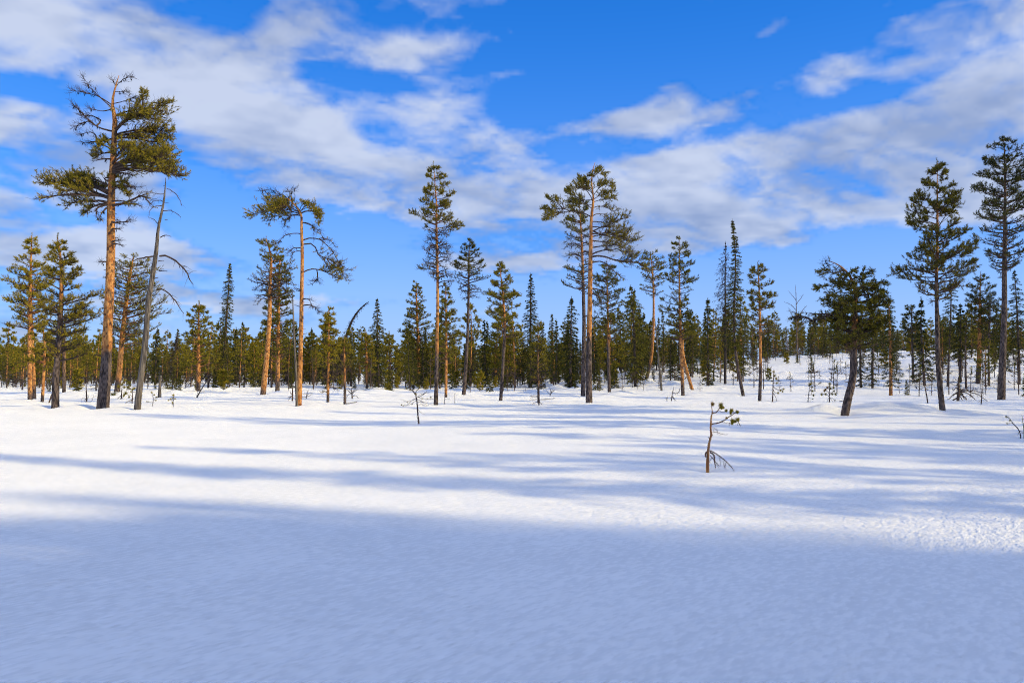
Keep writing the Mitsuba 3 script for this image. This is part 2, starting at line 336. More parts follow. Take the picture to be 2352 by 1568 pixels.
def pine(label, fr, tr, prof=(), limbs=(), lo=900, hi=850, top=1.0, base=.05, hue=.56, step=.40, per=5.2, rise=.28, Y=None, name='pine_tree', group=None, cat='pine tree', lod=None, droop=0.0, own=True, stubs=0, dense=1.0, size=1.0):
    rng = rng_next()
    Y = Y or ground_depth(VX(fr, tr[0][0]), VY(fr, tr[0][1]))
    lod = lod_of(Y) if lod is None else lod
    key = new_key(name); tag(key, label, cat, group)
    k = 44 if lod == 0 else 22
    trunk = trunk_from(fr, tr, Y, rng, k)
    of = orange_fn(fr, Y, lo, hi, top, base)
    a = Acc(); trunk_mesh(a, trunk[:, :3], trunk[:, 3], 18 if lod == 0 else 10, of, rng)
    wood, green, lich = Acc(), Acc(), Acc()
    i = 0
    scene[f'{key}__trunk'] = a.ply('pine_bark')
    org = float(of(trunk[-1:, 2])[0])
    for L in limbs:
        pts, fol = L[0], L[1]
        w = Acc() if own else wood
        P = np.array([at(VX(fr, x), VY(fr, y), Y) for x, y in pts])
        b = np.array([np.interp(P[0, 2], trunk[:, 2], trunk[:, j]) for j in range(4)])
        if abs(P[0, 0] - b[0]) < b[3] * 2.5: P[0] = b[:3] + (P[0] - b[:3]) * .3
        else: P[:, 1] += b[1] - Y
        P[1:] = P[0] + (P[1:] - P[0]) * (.86 if run_len(P) > 1.5 else .92)
        run = np.r_[0, np.cumsum(np.linalg.norm(np.diff(P, axis=0), axis=1))]
        dep = L[2] if len(L) > 2 else rng.uniform(-.5, .5)
        P[:, 1] += dep * run
        r0 = np.clip(b[3] * .34 * (.6 + .25 * run[-1]), .012, b[3] * .6)
        grow(spline(P, 9), r0, fol, rng, lod, w, green, lich, hue, org * .5 if fol > .05 else .12, droop if fol > .3 else droop + .12, size if fol > .3 else 1.0, .25, dense)
        if own: scene[parts(key, 'limb', i)] = w.ply('twig_mat'); i += 1
    if len(prof): profile_boughs(trunk, crown_from(fr, prof, Y), rng, lod, wood, green, lich, hue, org, step, per, rise, droop)
    if stubs:
        for z in rng.uniform(trunk[4, 2], trunk[-1, 2] * .6, stubs):
            b = np.array([np.interp(z, trunk[:, 2], trunk[:, j]) for j in range(4)])
            t = rng.uniform(0, 6.28); d = np.array([math.cos(t), math.sin(t), rng.uniform(-.2, .4)])
            v, f = tubes(np.array([[b[:3] + d * b[3] * .7, b[:3] + d * (b[3] + rng.uniform(.06, .3))]]), np.array([[.022, .01]]), 5)
            wood.add(v, f, (.1, 0))
    if wood.n: scene[f'{key}__boughs'] = wood.ply('twig_mat'); labels[f'{key}__boughs'] = {'kind': 'stuff'}
    if green.n: scene[f'{key}__crown'] = green.ply('needle_mat', False)
    if lich.n: scene[f'{key}__lichen'] = lich.ply('lichen_mat', False); labels[f'{key}__lichen'] = {'kind': 'stuff'}
    WELLS.append((trunk[1, 0], trunk[1, 1], trunk[1, 3]))
    return key
WELLS = []

def spruce_boughs(trunk, prof, rng, lod, wood, green, lichen, hue, step, per, dead=False):
    zs = [r[0] for r in prof]; le = [r[1] for r in prof]; ri = [r[2] for r in prof]
    tz = trunk[:, 2]
    z, ph = zs[-1], 0.0
    K = (14, 11, 9)[lod]; nl = (.075, .10, .14)[lod]; nw = (.018, .028, .046)[lod]
    while z > zs[0]:
        n = int(round(per * rng.uniform(.8, 1.25)))
        for i in range(n):
            a = ph + 6.283 * i / n + rng.normal(0, .3)
            zz = z + rng.normal(0, step * .3)
            l, r = np.interp(zz, zs, le), np.interp(zz, zs, ri)
            c, s_ = math.cos(a), math.sin(a)
            ext = ((r if c > 0 else l) * c * c + (l + r) / 2 * .9 * s_ * s_) * rng.uniform(.65, 1.12)
            if ext < .04: continue
            b = np.array([np.interp(min(zz + ext * .15, tz[-1]), tz, trunk[:, j]) for j in range(4)])
            out = np.array([c, s_, 0.0])
            dr_ = rng.uniform(.25, .6)
            pts = [b[:3], b[:3] + out * ext * .55 - UP * ext * dr_ * .45, b[:3] + out * ext - UP * ext * dr_ * .7]
            axis = spline(pts, 5)
            u = np.linspace(0, 1, 5)
            v, f = tubes(axis[None], (.006 + np.clip(.012 * ext, .004, .02) * (1 - u))[None], 3)
            wood.add(v, f, (.05, 0))
            n2 = int(np.clip(ext * (13, 10, 8)[lod], 3, 16))
            t = rng.uniform(.12, 1, n2)
            base = np.stack([np.interp(t, u, axis[:, j]) for j in range(3)], -1)
            tan = nrm(axis[-1] - axis[0]); side = nrm(np.cross(tan, UP))
            d2 = nrm(tan * rng.uniform(.3, 1, n2)[:, None] + side * rng.choice([-1, 1], n2)[:, None] * rng.uniform(.2, 1, n2)[:, None] - UP * rng.uniform(.0, .8, n2)[:, None])
            l2 = np.clip(ext * rng.uniform(.22, .5, n2) * (1.2 - .6 * t), .07, .45)
            if dead:
                v, f = tubes(np.stack([base, base + d2 * (l2 * .6)[:, None], base + d2 * l2[:, None] - UP * (l2 * .3)[:, None]], 1), np.array([[.007, .006, .004]]) * (1 + .4 * lod), 3)
                wood.add(v, f, (.05, 0))
                j = rng.uniform(0, 1, n2) < .5
                tufts(lichen, base[j], np.tile([[0, 0, -1.0]], (j.sum(), 1)), .12, rng, 5, .1, .04, .1, spread=.4)
            else:
                tufts(green, base, d2, l2, rng, K, nl, nw, hue)
                tufts(green, axis[1:-1], nrm(axis[2:] - axis[1:-1]), np.linalg.norm(axis[2:] - axis[1:-1], axis=1), rng, K, nl, nw, hue)
        ph += 1.3
        z -= step * rng.uniform(.75, 1.3)
    if not dead:
        tip = trunk[-1, :3]
        tufts(green, np.repeat(tip[None], 4, 0) - UP * np.array([[0], [.1], [.2], [.3]]), np.tile(UP, (4, 1)), .15, rng, K, nl * .8, nw, hue)

def spruce(label, fr, tr, prof, hue=.2, step=.26, per=5, Y=None, dead=False, name='spruce_tree', cat='spruce tree', group=None, orange=.1):
    rng = rng_next()
    Y = Y or ground_depth(VX(fr, tr[0][0]), VY(fr, tr[0][1]))
    lod = lod_of(Y)
    key = new_key(name); tag(key, label, cat, group)
    trunk = trunk_from(fr, tr, Y, rng, 20)
    a = Acc(); trunk_mesh(a, trunk[:, :3], trunk[:, 3], 9, lambda z: z * 0 + orange, rng)
    scene[f'{key}__trunk'] = a.ply('pine_bark' if not dead else 'dead_wood')
    wood, green, lich = Acc(), Acc(), Acc()
    spruce_boughs(trunk, [r[:3] for r in crown_from(fr, prof, Y)], rng, lod, wood, green, lich, hue, step, per, dead)
    if wood.n: scene[f'{key}__boughs'] = wood.ply('twig_mat'); labels[f'{key}__boughs'] = {'kind': 'stuff'}
    if green.n: scene[f'{key}__crown'] = green.ply('needle_mat', False)
    if lich.n: scene[f'{key}__lichen'] = lich.ply('lichen_mat', False); labels[f'{key}__lichen'] = {'kind': 'stuff'}
    WELLS.append((trunk[1, 0], trunk[1, 1], trunk[1, 3]))
    return key

def sticks(label, fr, stem, branches=(), poms=(), mat='twig_mat', name='dead_tree', cat='dead tree', Y=None, group=None, tone=.1, twigs=0, hue=.6, pom_k=40, nw=None, brown=(), pom_scale=1.0, br_mat=None, br_tone=None):
    """A stem and branches given as outlines (x, y, width), with needle tufts poms (x, y, size)."""
    rng = rng_next()
    Y = Y or ground_depth(VX(fr, stem[0][0]), VY(fr, stem[0][1]))
    key = new_key(name); tag(key, label, cat, group)
    trunk = trunk_from(fr, stem, Y, rng, 26)
    a = Acc(); trunk_mesh(a, trunk[:, :3], trunk[:, 3], 12, lambda z: z * 0 + tone, rng, rough=.10)
    scene[f'{key}__{"trunk" if cat != "sapling" else "stem"}'] = a.ply(mat)
    lines = []
    for i, B in enumerate(branches):
        w = Acc()
        P = np.array([[*at(VX(fr, p[0]), VY(fr, p[1]), Y), VW(fr, p[2]) / 2 / FV * Y] for p in B])
        b = np.array([np.interp(P[0, 2], trunk[:, 2], trunk[:, j]) for j in range(4)])
        run = np.r_[0, np.cumsum(np.linalg.norm(np.diff(P[:, :3], axis=0), axis=1))]
        P[:, 1] += b[1] - Y + rng.uniform(-.5, .5) * run
        s = spline(P, 9); s[:, 3] = np.interp(np.linspace(0, 1, 9), run / run[-1], P[:, 3])
        s[1:, :3] += rng.normal(0, .012 * run[-1], (8, 3))
        v, f = tubes(s[None, :, :3], s[None, :, 3] * 1.25, 6); w.add(v, f, (tone if br_tone is None else br_tone, 0))
        lines.append(s[:, :3])
        if twigs:
            n2 = int(max(3, run[-1] * twigs)); t = rng.uniform(.25, 1, n2) * 8
            base = np.stack([np.interp(t, np.arange(9), s[:, j]) for j in range(3)], -1)
            d = nrm(nrm(s[-1, :3] - s[0, :3]) * .6 + rng.normal(0, .6, (n2, 3)) - UP * .25)
            l = run[-1] * rng.uniform(.08, .25, n2)
            v, f = tubes(np.stack([base, base + d * (l * .5)[:, None] + rng.normal(0, .01, (n2, 3)), base + d * l[:, None] - UP * (l * .2)[:, None]], 1), np.array([[.5, .4, .2]]) * np.clip(np.interp(t, np.arange(9), s[:, 3])[:, None], .005, .02), 3)
            w.add(v, f, (tone if br_tone is None else br_tone, 0))
        scene[parts(key, 'branch', i)] = w.ply(br_mat or mat)
    for i, (x, y, sz) in enumerate(poms):
        g = Acc()
        c = at(VX(fr, x), VY(fr, y), Y)
        r = VW(fr, sz) / FV * Y * pom_scale
        pool = np.vstack(lines + [trunk[:, :3]])
        q = pool[np.argmin(((pool - c) ** 2 * [1, .0, 1]).sum(1))]
        c[1] = q[1]
        d = nrm((c - q) * .4 + UP * r * .7 + rng.normal(0, .2, 3) * r)
        m = 3
        dd = nrm(d + rng.normal(0, .35, (m, 3)))
        tufts(g, c - dd * r * .45, dd, r * .5, rng, pom_k, r * .62, nw or r * .05, hue, .8 if i in brown else 0.0)
        tw = Acc(); v, f = tubes(np.stack([np.repeat(q[None], m, 0), c - dd * r * .3, c + dd * r * .25], 1), np.array([[.004, .004, .002]]) * max(1, Y / 22), 4); tw.add(v, f, (.1, 0))
        scene[parts(key, 'shoot', i)] = tw.ply('twig_mat')
        scene[parts(key, 'shoot', i) + '__needles'] = g.ply('needle_mat', False)
    WELLS.append((trunk[1, 0], trunk[1, 1], trunk[1, 3]))
    return key

# ------------------------------------------------------------------ the tall pine on the left, its dead neighbour, the umbrella pine
pine('tall old pine with bare orange trunk, two flat green tiers and a dead twiggy top', '1',
     [(806, 2802, 94), (822, 2600, 84), (838, 2200, 70), (850, 1560, 62), (850, 1200, 57), (858, 1000, 52), (870, 860, 48), (885, 640, 38), (890, 520, 33), (878, 430, 22), (905, 300, 12), (940, 205, 4)],
     lo=2480, hi=2230, top=.95, base=.02, hue=.70, stubs=26, dense=1.7, size=1.12, limbs=[
     ([(830, 1150), (620, 1070), (400, 990)], 1), ([(830, 1190), (650, 1180), (480, 1215)], .9), ([(830, 1100), (560, 1050), (270, 1050)], .9), ([(840, 1060), (700, 1000), (560, 955)], 1),
     ([(835, 1130), (690, 1060), (450, 1060)], 1), ([(830, 1200), (700, 1220), (600, 1280)], .8), ([(830, 1150), (560, 1160), (370, 1220)], .25), ([(835, 1110), (640, 1020), (470, 970)], 1), ([(835, 1120), (730, 1050), (640, 1040)], 1, .9),
     ([(830, 1160), (650, 1120), (520, 1130)], 1, -.5), ([(830, 1210), (760, 1240), (760, 1340)], .1), ([(830, 1220), (800, 1270), (775, 1330)], .1),
     ([(870, 1050), (940, 1020), (990, 1050)], 1), ([(880, 1140), (930, 1080), (985, 1110)], 1), ([(860, 1030), (800, 1000), (880, 985)], 1), ([(870, 1060), (930, 1060), (970, 1120)], 1, .6),
     ([(880, 920), (1100, 880), (1450, 880)], 1), ([(880, 910), (1150, 820), (1400, 800)], 1), ([(880, 900), (1050, 800), (1250, 770)], 1), ([(880, 880), (1000, 780), (1130, 720)], 1),
     ([(880, 930), (1200, 920), (1460, 975)], .9), ([(880, 950), (1100, 960), (1330, 995)], .3), ([(880, 960), (1000, 980), (1120, 1005)], .05), ([(880, 905), (1100, 830), (1330, 840)], 1, .5),
     ([(880, 925), (1150, 890), (1380, 930)], 1, -.4), ([(880, 890), (1000, 830), (1150, 800)], 1, -.9), ([(880, 895), (980, 830), (1080, 770)], 1, .8), ([(880, 915), (1080, 860), (1250, 880)], 1, .9), ([(880, 940), (1050, 930), (1220, 960)], .25),
     ([(870, 760), (820, 715), (760, 700)], 1), ([(870, 800), (800, 800), (695, 830)], 1), ([(870, 730), (930, 715), (990, 760)], 1), ([(870, 850), (790, 870), (750, 885)], .1), ([(880, 790), (920, 750), (970, 720)], 1, .8), ([(870, 790), (820, 760), (800, 800)], 1, -.9),
     ([(895, 680), (1050, 620), (1340, 580)], .75), ([(895, 680), (1100, 690), (1320, 720)], .45), ([(895, 660), (1000, 560), (1250, 520)], .9), ([(895, 690), (1050, 690), (1180, 705)], .4), ([(895, 650), (980, 530), (1090, 505)], 1),
     ([(895, 665), (1080, 600), (1330, 640)], .6, .4), ([(895, 655), (1020, 560), (1300, 560)], .8, -.3), ([(895, 670), (1020, 640), (1200, 650)], .4, .7),
     ([(900, 515), (1000, 485), (1130, 478), (1340, 420)], .6), ([(1115, 480), (1130, 400), (1150, 350)], 1), ([(1090, 482), (1200, 420), (1290, 380)], .6), ([(1130, 478), (1250, 480), (1320, 515)], .3), ([(1000, 487), (1080, 410), (1100, 370)], .5), ([(900, 510), (1040, 440), (1200, 400)], .35, .5),
     ([(870, 635), (740, 590), (650, 545), (515, 610)], 0), ([(745, 590), (770, 540), (700, 490), (545, 460)], 0), ([(735, 585), (650, 500), (580, 430)], 0), ([(860, 450), (770, 350), (690, 240)], 0), ([(860, 430), (740, 360), (580, 350)], 0), ([(860, 460), (780, 480), (690, 450)], 0),
     ([(870, 690), (760, 710), (580, 715)], 0), ([(740, 708), (740, 660), (620, 665)], 0), ([(905, 300), (960, 240), (1065, 205)], 0), ([(905, 310), (890, 250), (870, 215)], 0), ([(900, 330), (1000, 340), (1040, 350)], 0), ([(880, 420), (1000, 400), (1080, 375)], .15),
     ([(885, 1210), (1000, 1190), (1150, 1130), (1225, 1240)], .08), ([(885, 1180), (960, 1190), (1050, 1210)], .2), ([(890, 1340), (970, 1362), (1080, 1345)], 0), ([(880, 1405), (915, 1400), (945, 1408)], 0), ([(880, 1505), (920, 1492), (960, 1495)], 0), ([(880, 1520), (930, 1522), (965, 1535)], 0),
     ([(885, 1070), (1020, 1075), (1140, 1095)], 0), ([(885, 1215), (1000, 1200), (1110, 1215)], .05), ([(825, 1660), (800, 1660), (785, 1662)], 0)])
sticks('leaning grey dead snag without bark beside the tall pine, long drooping dead branches', '1',
       [(1077, 2818, 52), (1098, 2600, 46), (1137, 2300, 43), (1165, 2000, 42), (1217, 1700, 35), (1240, 1560, 29), (1263, 1380, 21), (1295, 1250, 18), (1315, 1120, 11), (1322, 1015, 4)],
       [[(1262, 1620, 12), (1330, 1622, 12), (1430, 1680, 10), (1500, 1770, 8), (1552, 1838, 3)], [(1225, 1622, 11), (1150, 1632, 9), (1100, 1640, 8), (1065, 1660, 4)], [(1235, 1878, 9), (1310, 1895, 9), (1380, 1970, 7), (1442, 2068, 3)],
        [(1330, 1100, 5), (1400, 1140, 5), (1455, 1235, 3)], [(1300, 1270, 6), (1360, 1270, 5), (1425, 1315, 3)], [(1270, 1475, 7), (1310, 1458, 6), (1358, 1470, 3)], [(1255, 1735, 7), (1290, 1735, 5), (1332, 1742, 3)],
        [(1310, 1140, 5), (1240, 1140, 4), (1160, 1130, 3), (1120, 1160, 2)], [(1300, 1200, 5), (1230, 1190, 4), (1180, 1250, 2)], [(1290, 1230, 6), (1230, 1250, 4), (1220, 1340, 2)], [(1260, 1380, 7), (1230, 1340, 4), (1200, 1330, 2)],
        [(1250, 1660, 6), (1280, 1655, 4), (1295, 1658, 2)], [(1215, 1690, 6), (1195, 1675, 4), (1180, 1670, 2)], [(1205, 1800, 7), (1235, 1788, 5), (1250, 1784, 3)], [(1310, 1340, 5), (1330, 1337, 3)], [(1310, 1205, 4), (1348, 1212, 2)], [(1320, 1080, 4), (1300, 1075, 2)]],
       mat='dead_wood', tone=1.0, twigs=9, br_mat='twig_mat', br_tone=.05)
pine('umbrella pine with bent flat top, bare orange trunk and drooping half-dead right branches', '3',
     [(463, 1445, 36), (468, 1250, 30), (474, 1000, 27), (480, 700, 23), (485, 480, 20), (483, 330, 17), (476, 235, 13), (440, 188, 9), (395, 150, 6)],
     lo=1500, hi=1400, top=.9, base=.5, hue=.74, stubs=14, dense=1.5, size=1.1, limbs=[
     ([(475, 240), (350, 190), (230, 145)], 1), ([(475, 250), (330, 220), (150, 278)], 1), ([(475, 238), (300, 185), (165, 215)], 1), ([(470, 245), (340, 225), (210, 280)], .9), ([(475, 255), (400, 250), (350, 290)], .35), ([(475, 242), (340, 170), (260, 200)], 1, .5), ([(475, 246), (380, 200), (300, 230)], 1, -.6),
     ([(480, 230), (540, 205), (610, 260)], 1), ([(480, 245), (560, 230), (600, 305)], 1), ([(480, 225), (505, 180), (525, 190)], 1), ([(475, 228), (430, 180), (330, 178)], 1), ([(478, 240), (540, 220), (580, 250)], 1, .6), ([(478, 235), (520, 200), (560, 220)], 1, -.7),
     ([(440, 190), (420, 130), (450, 90)], 0), ([(400, 152), (330, 105), (215, 105)], 0), ([(430, 175), (440, 120), (380, 100)], 0), ([(395, 150), (350, 120), (280, 130)], .05),
     ([(490, 300), (540, 310), (560, 410)], .1), ([(495, 300), (560, 325), (640, 410)], .05), ([(470, 260), (380, 260), (340, 330)], .05),
     ([(495, 410), (580, 395), (680, 460), (765, 590)], .06), ([(500, 435), (560, 435), (600, 510), (690, 545), (765, 660)], .5), ([(495, 610), (560, 585), (640, 600), (740, 655)], .5), ([(575, 595), (570, 650), (500, 690)], 0), ([(640, 530), (665, 560), (725, 600)], .9), ([(620, 520), (640, 570), (690, 600)], .8), ([(590, 400), (640, 400), (690, 440)], .2),
     ([(470, 370), (400, 380), (340, 450)], 0), ([(470, 460), (430, 458), (385, 500)], 0), ([(490, 780), (540, 785), (560, 825)], 0), ([(490, 820), (550, 818), (612, 866)], 0), ([(470, 718), (455, 715), (440, 713)], 0), ([(470, 480), (440, 480), (410, 530)], 0)])
sticks('thin cracked grey dead pole leaning against the umbrella pine', '3', [(450, 1452, 17), (446, 1340, 15), (440, 1180, 14), (430, 1000, 11), (424, 850, 9), (420, 725, 4)],
       [[(428, 1000, 4), (436, 995, 3), (442, 990, 2)], [(424, 1210, 4), (414, 1205, 3), (408, 1200, 2)]], mat='dead_wood', tone=.75, br_mat='dead_wood')
# ------------------------------------------------------------------ pines on the left
pine('orange-stemmed pine with a full cone crown nearest the left edge', 'v', [(69, 919, 10), (68, 800, 9), (66, 650, 6), (66, 540, 2)], [(545, 5, 5, 1), (570, 15, 16, 1), (600, 32, 32, 1), (640, 47, 45, 1), (680, 62, 50, .9), (715, 60, 50, .6), (750, 40, 35, .25)], lo=925, hi=880, hue=.80)
pine('slim pine stem close behind the full-crowned pine near the left edge', 'v', [(79, 917, 8), (77, 800, 7), (74, 700, 5), (72, 640, 3)], [(645, 15, 15, .6), (700, 25, 30, .6), (750, 25, 35, .3)], lo=925, hi=850, hue=.80)
pine('open-crowned pine with dark crooked trunk left of the tall pine', 'v', [(127, 934, 17), (131, 850, 13), (138, 760, 11), (141, 690, 9), (140, 640, 8), (136, 590, 5), (127, 543, 2)], [(548, 6, 8, 1), (570, 20, 14, 1), (600, 28, 45, .9), (640, 35, 60, .7), (680, 40, 85, .7), (720, 40, 88, .5), (760, 30, 62, .5), (815, 15, 72, .4)], lo=820, hi=640, top=.7, hue=.80)
pine('reddish slim pine behind the dead snag, crown spreading right', 'v', [(268, 904, 13), (275, 850, 12), (281, 780, 11), (289, 700, 9), (295, 640, 7), (299, 610, 5), (303, 588, 2)], [(592, 34, 35, .7), (620, 50, 60, .6), (660, 45, 70, .7), (700, 45, 88, .7), (740, 45, 85, .6), (790, 40, 55, .3)], lo=900, hi=840, hue=.56)
pine('short orange-barked pine with young brown-green crown under the crooked pine', 'v', [(97, 923, 7), (100, 860, 6), (103, 800, 5), (100, 745, 2)], [(748, 8, 8, 1), (770, 25, 25, 1), (800, 38, 38, 1), (830, 38, 38, .9), (850, 20, 20, .4)], lo=930, hi=880, hue=.75)
pine('thin grey-stemmed pine right behind the crooked pine', 'v', [(147, 905, 8), (148, 830, 7), (150, 760, 5), (152, 720, 2)], [(725, 20, 40, .5), (760, 25, 60, .6), (800, 15, 40, .3)], top=.4, hue=.6)
pine('orange pine with broad rounded crown standing alone left of the narrow spruce', 'v', [(456, 897, 9), (457, 800, 7), (458, 695, 2)], [(698, 6, 6, 1), (725, 22, 20, 1), (770, 32, 30, 1), (800, 38, 40, 1), (845, 35, 40, .9)], lo=890, hi=860, hue=.56)
spruce('very narrow tall spruce spire left of the umbrella pine', 'v', [(512, 887, 9), (520, 740, 5), (526, 605, 1.5)], [(606, 2, 2), (650, 13, 12), (700, 16, 14), (750, 17, 16), (790, 24, 22), (830, 32, 32), (875, 30, 30)], hue=.22)
pine('leaning orange pine with ragged sparse crown left of the umbrella pine', 'v', [(604, 905, 13), (612, 820, 11), (618, 720, 9), (621, 640, 7), (624, 600, 5), (618, 563, 3), (613, 550, 2)], [(552, 24, 14, .9), (575, 20, 30, .9), (600, 18, 48, .6), (625, 40, 55, .4), (645, 48, 58, .15), (665, 25, 40, .05), (692, 50, 20, .03)], lo=915, hi=870, hue=.5)
pine('pine with dense narrow cone crown between the leaning orange pine and the umbrella pine', 'v', [(637, 897, 10), (640, 780, 8), (642, 650, 5), (643, 590, 2)], [(592, 9, 8, 1), (630, 24, 25, 1), (680, 30, 30, 1), (730, 34, 30, .9), (770, 42, 30, .8), (825, 40, 30, .4)], lo=890, hi=850, hue=.35)
sticks('broken upright grey stump post behind the dead snag', 'a', [(1590, 893, 60), (1598, 700, 54), (1605, 492, 46)], [[(1570, 800, 8), (1560, 790, 4)]], mat='dead_wood', tone=1.0, name='tree_stump', cat='stump', br_mat='dead_wood')
spruce('dead spruce with hooked lichen-hung tip beside the broad orange pine', 'v', [(397, 884, 7), (402, 830, 5), (405, 790, 4), (409, 765, 1.5)], [(768, 5, 8), (800, 14, 14), (840, 20, 20), (870, 16, 16)], dead=True, name='dead_tree', cat='dead tree')
# ------------------------------------------------------------------ centre left
pine('young bright green pine right of the umbrella pine', 'v', [(753, 925, 6.5), (754, 820, 5), (754, 710, 1.5)], [(712, 4, 4, 1), (735, 15, 14, 1), (770, 22, 22, 1), (800, 26, 28, 1), (825, 26, 20, .5), (850, 14, 18, .1), (890, 14, 18, .02)], lo=930, hi=880, hue=.75, step=.36)
pine('thin pole pine with a tiny green top in front of the dead leaning spruce', 'v', [(792, 927, 6.5), (792, 850, 5), (791, 778, 2)], [(780, 8, 9, .9), (800, 18, 12, .9), (825, 24, 14, .5), (850, 15, 18, .05)], lo=920, hi=840, top=.8, hue=.66, step=.36)
spruce('dead black spruce with its bare top leaning far right', 'v', [(784, 884, 9), (786, 820, 8), (798, 765, 6), (818, 722, 4), (848, 693, 1.5)], [(697, 5, 4), (720, 7, 7), (745, 10, 10), (775, 15, 18), (820, 22, 26), (870, 24, 24)], dead=True, name='dead_tree', cat='dead tree', step=.2)
spruce('pointed dark spruce right of the dead leaning spruce', 'v', [(866, 890, 8), (867, 688, 1.5)], [(690, 2, 2), (720, 11, 11), (760, 19, 20), (800, 27, 28), (850, 34, 34), (885, 30, 30)], hue=.22)
pine('small yellow-stemmed pine at the left foot of the pointed dark spruce', 'v', [(842, 893, 5), (841, 800, 4), (840, 762, 1.5)], [(764, 5, 5, 1), (790, 17, 15, 1), (820, 22, 22, 1), (850, 18, 18, .6)], lo=900, hi=850, hue=.7)
pine('small dense pine close right of the pointed dark spruce', 'v', [(897, 893, 5), (896, 830, 4), (893, 765, 1.5)], [(767, 6, 6, 1), (800, 20, 18, 1), (835, 26, 24, .9), (865, 18, 18, .5)], top=.3, hue=.6)
pine('pine with bushy mid crown just left of the tallest central pine', 'v', [(961, 888, 8), (961, 800, 7), (957, 720, 5), (955, 650, 2)], [(652, 5, 5, 1), (690, 20, 22, 1), (730, 26, 28, 1), (765, 38, 36, 1), (800, 32, 36, .8), (835, 25, 25, .4)], lo=890, hi=840, hue=.5)
pine('tallest central pine, slim straight trunk with a tight narrow crown', '4', [(276, 1450, 25), (280, 1200, 19), (285, 900, 17), (283, 600, 14), (280, 420, 12), (280, 300, 9), (272, 180, 5), (268, 98, 2)],
     [(100, 5, 12, 1), (130, 30, 45, 1), (160, 52, 58, 1), (200, 60, 75, 1), (230, 68, 100, 1), (262, 72, 90, 1), (295, 74, 115, 1), (325, 78, 80, 1), (348, 80, 110, .9), (380, 80, 90, .6), (430, 60, 90, .3), (470, 50, 80, .06), (580, 62, 80, .03), (680, 55, 78, .03), (760, 40, 80, .02)],
     [([(280, 400), (200, 375), (110, 356)], .8, .1), ([(285, 450), (350, 435), (435, 430)], 1, .1), ([(285, 420), (350, 410), (400, 440)], 1, .5), ([(280, 690), (230, 676), (170, 668)], .6), ([(285, 560), (330, 600), (375, 600)], .03), ([(280, 470), (240, 460), (205, 450)], .15), ([(280, 620), (250, 600), (205, 560)], .02)], lo=1230, hi=1050, hue=.6, own=False, stubs=10, step=.36)
pine('slim orange-stemmed pine directly right of the tallest central pine', 'v', [(1024, 913, 6.5), (1025, 800, 5.5), (1023, 660, 1.5)], [(662, 4, 4, 1), (700, 18, 20, 1), (750, 28, 28, 1), (790, 30, 30, .7), (830, 20, 20, .3)], lo=930, hi=880, hue=.5)
pine('dark-trunked pine with spreading dark tufted crown in the centre', '4', [(434, 1400, 23), (455, 1100, 18), (462, 900, 15), (463, 700, 12), (465, 600, 8), (470, 518, 3)], [(522, 12, 14, 1), (555, 40, 30, 1), (590, 55, 85, 1), (625, 55, 95, 1), (655, 75, 115, .9), (690, 92, 100, .4), (730, 80, 110, .3), (790, 50, 80, .06), (840, 40, 80, .04)], lo=900, hi=500, top=.25, base=0, hue=.22)
pine('orange-topped pine with broad leafy crown right of the dark-trunked pine', '4', [(645, 1430, 21), (660, 1200, 17), (668, 1000, 16), (660, 850, 13), (650, 750, 8), (640, 655, 2)], [(660, 8, 10, 1), (700, 35, 42, 1), (750, 50, 80, 1), (800, 88, 90, 1), (850, 90, 100, .9), (900, 80, 80, .7), (950, 95, 90, .8), (1020, 70, 90, .5)], lo=1180, hi=860, top=.85, hue=.55)
spruce('tapering dark spruce left of the forked sapling pole', 'v', [(1218, 890, 9), (1219, 630, 1.5)], [(632, 2, 2), (670, 10, 11), (720, 18, 21), (780, 24, 27), (840, 31, 32), (880, 28, 28)], hue=.15)
pine('spindly young pine in front of the tapering dark spruce, bare low twigs', 'v', [(1237, 927, 6), (1236, 850, 4), (1236, 742, 1.3)], [(745, 4, 4, 1), (780, 15, 15, .7), (820, 22, 20, .7), (850, 22, 18, .3), (880, 10, 10, .0)], lo=935, hi=860, top=.45, hue=.62, step=.34)
spruce('low dark spruce between the young pine and the double-trunked pines', 'v', [(1267, 880, 6), (1268, 722, 1)], [(724, 2, 2), (760, 11, 11), (810, 19, 19), (870, 21, 21)], hue=.18)
spruce('dense dark spruce left of the reddish forked pine', 'v', [(1310, 892, 8), (1313, 684, 1.5)], [(686, 2, 2), (715, 13, 15), (760, 21, 21), (810, 26, 26), (860, 22, 22), (887, 14, 14)], hue=.12)
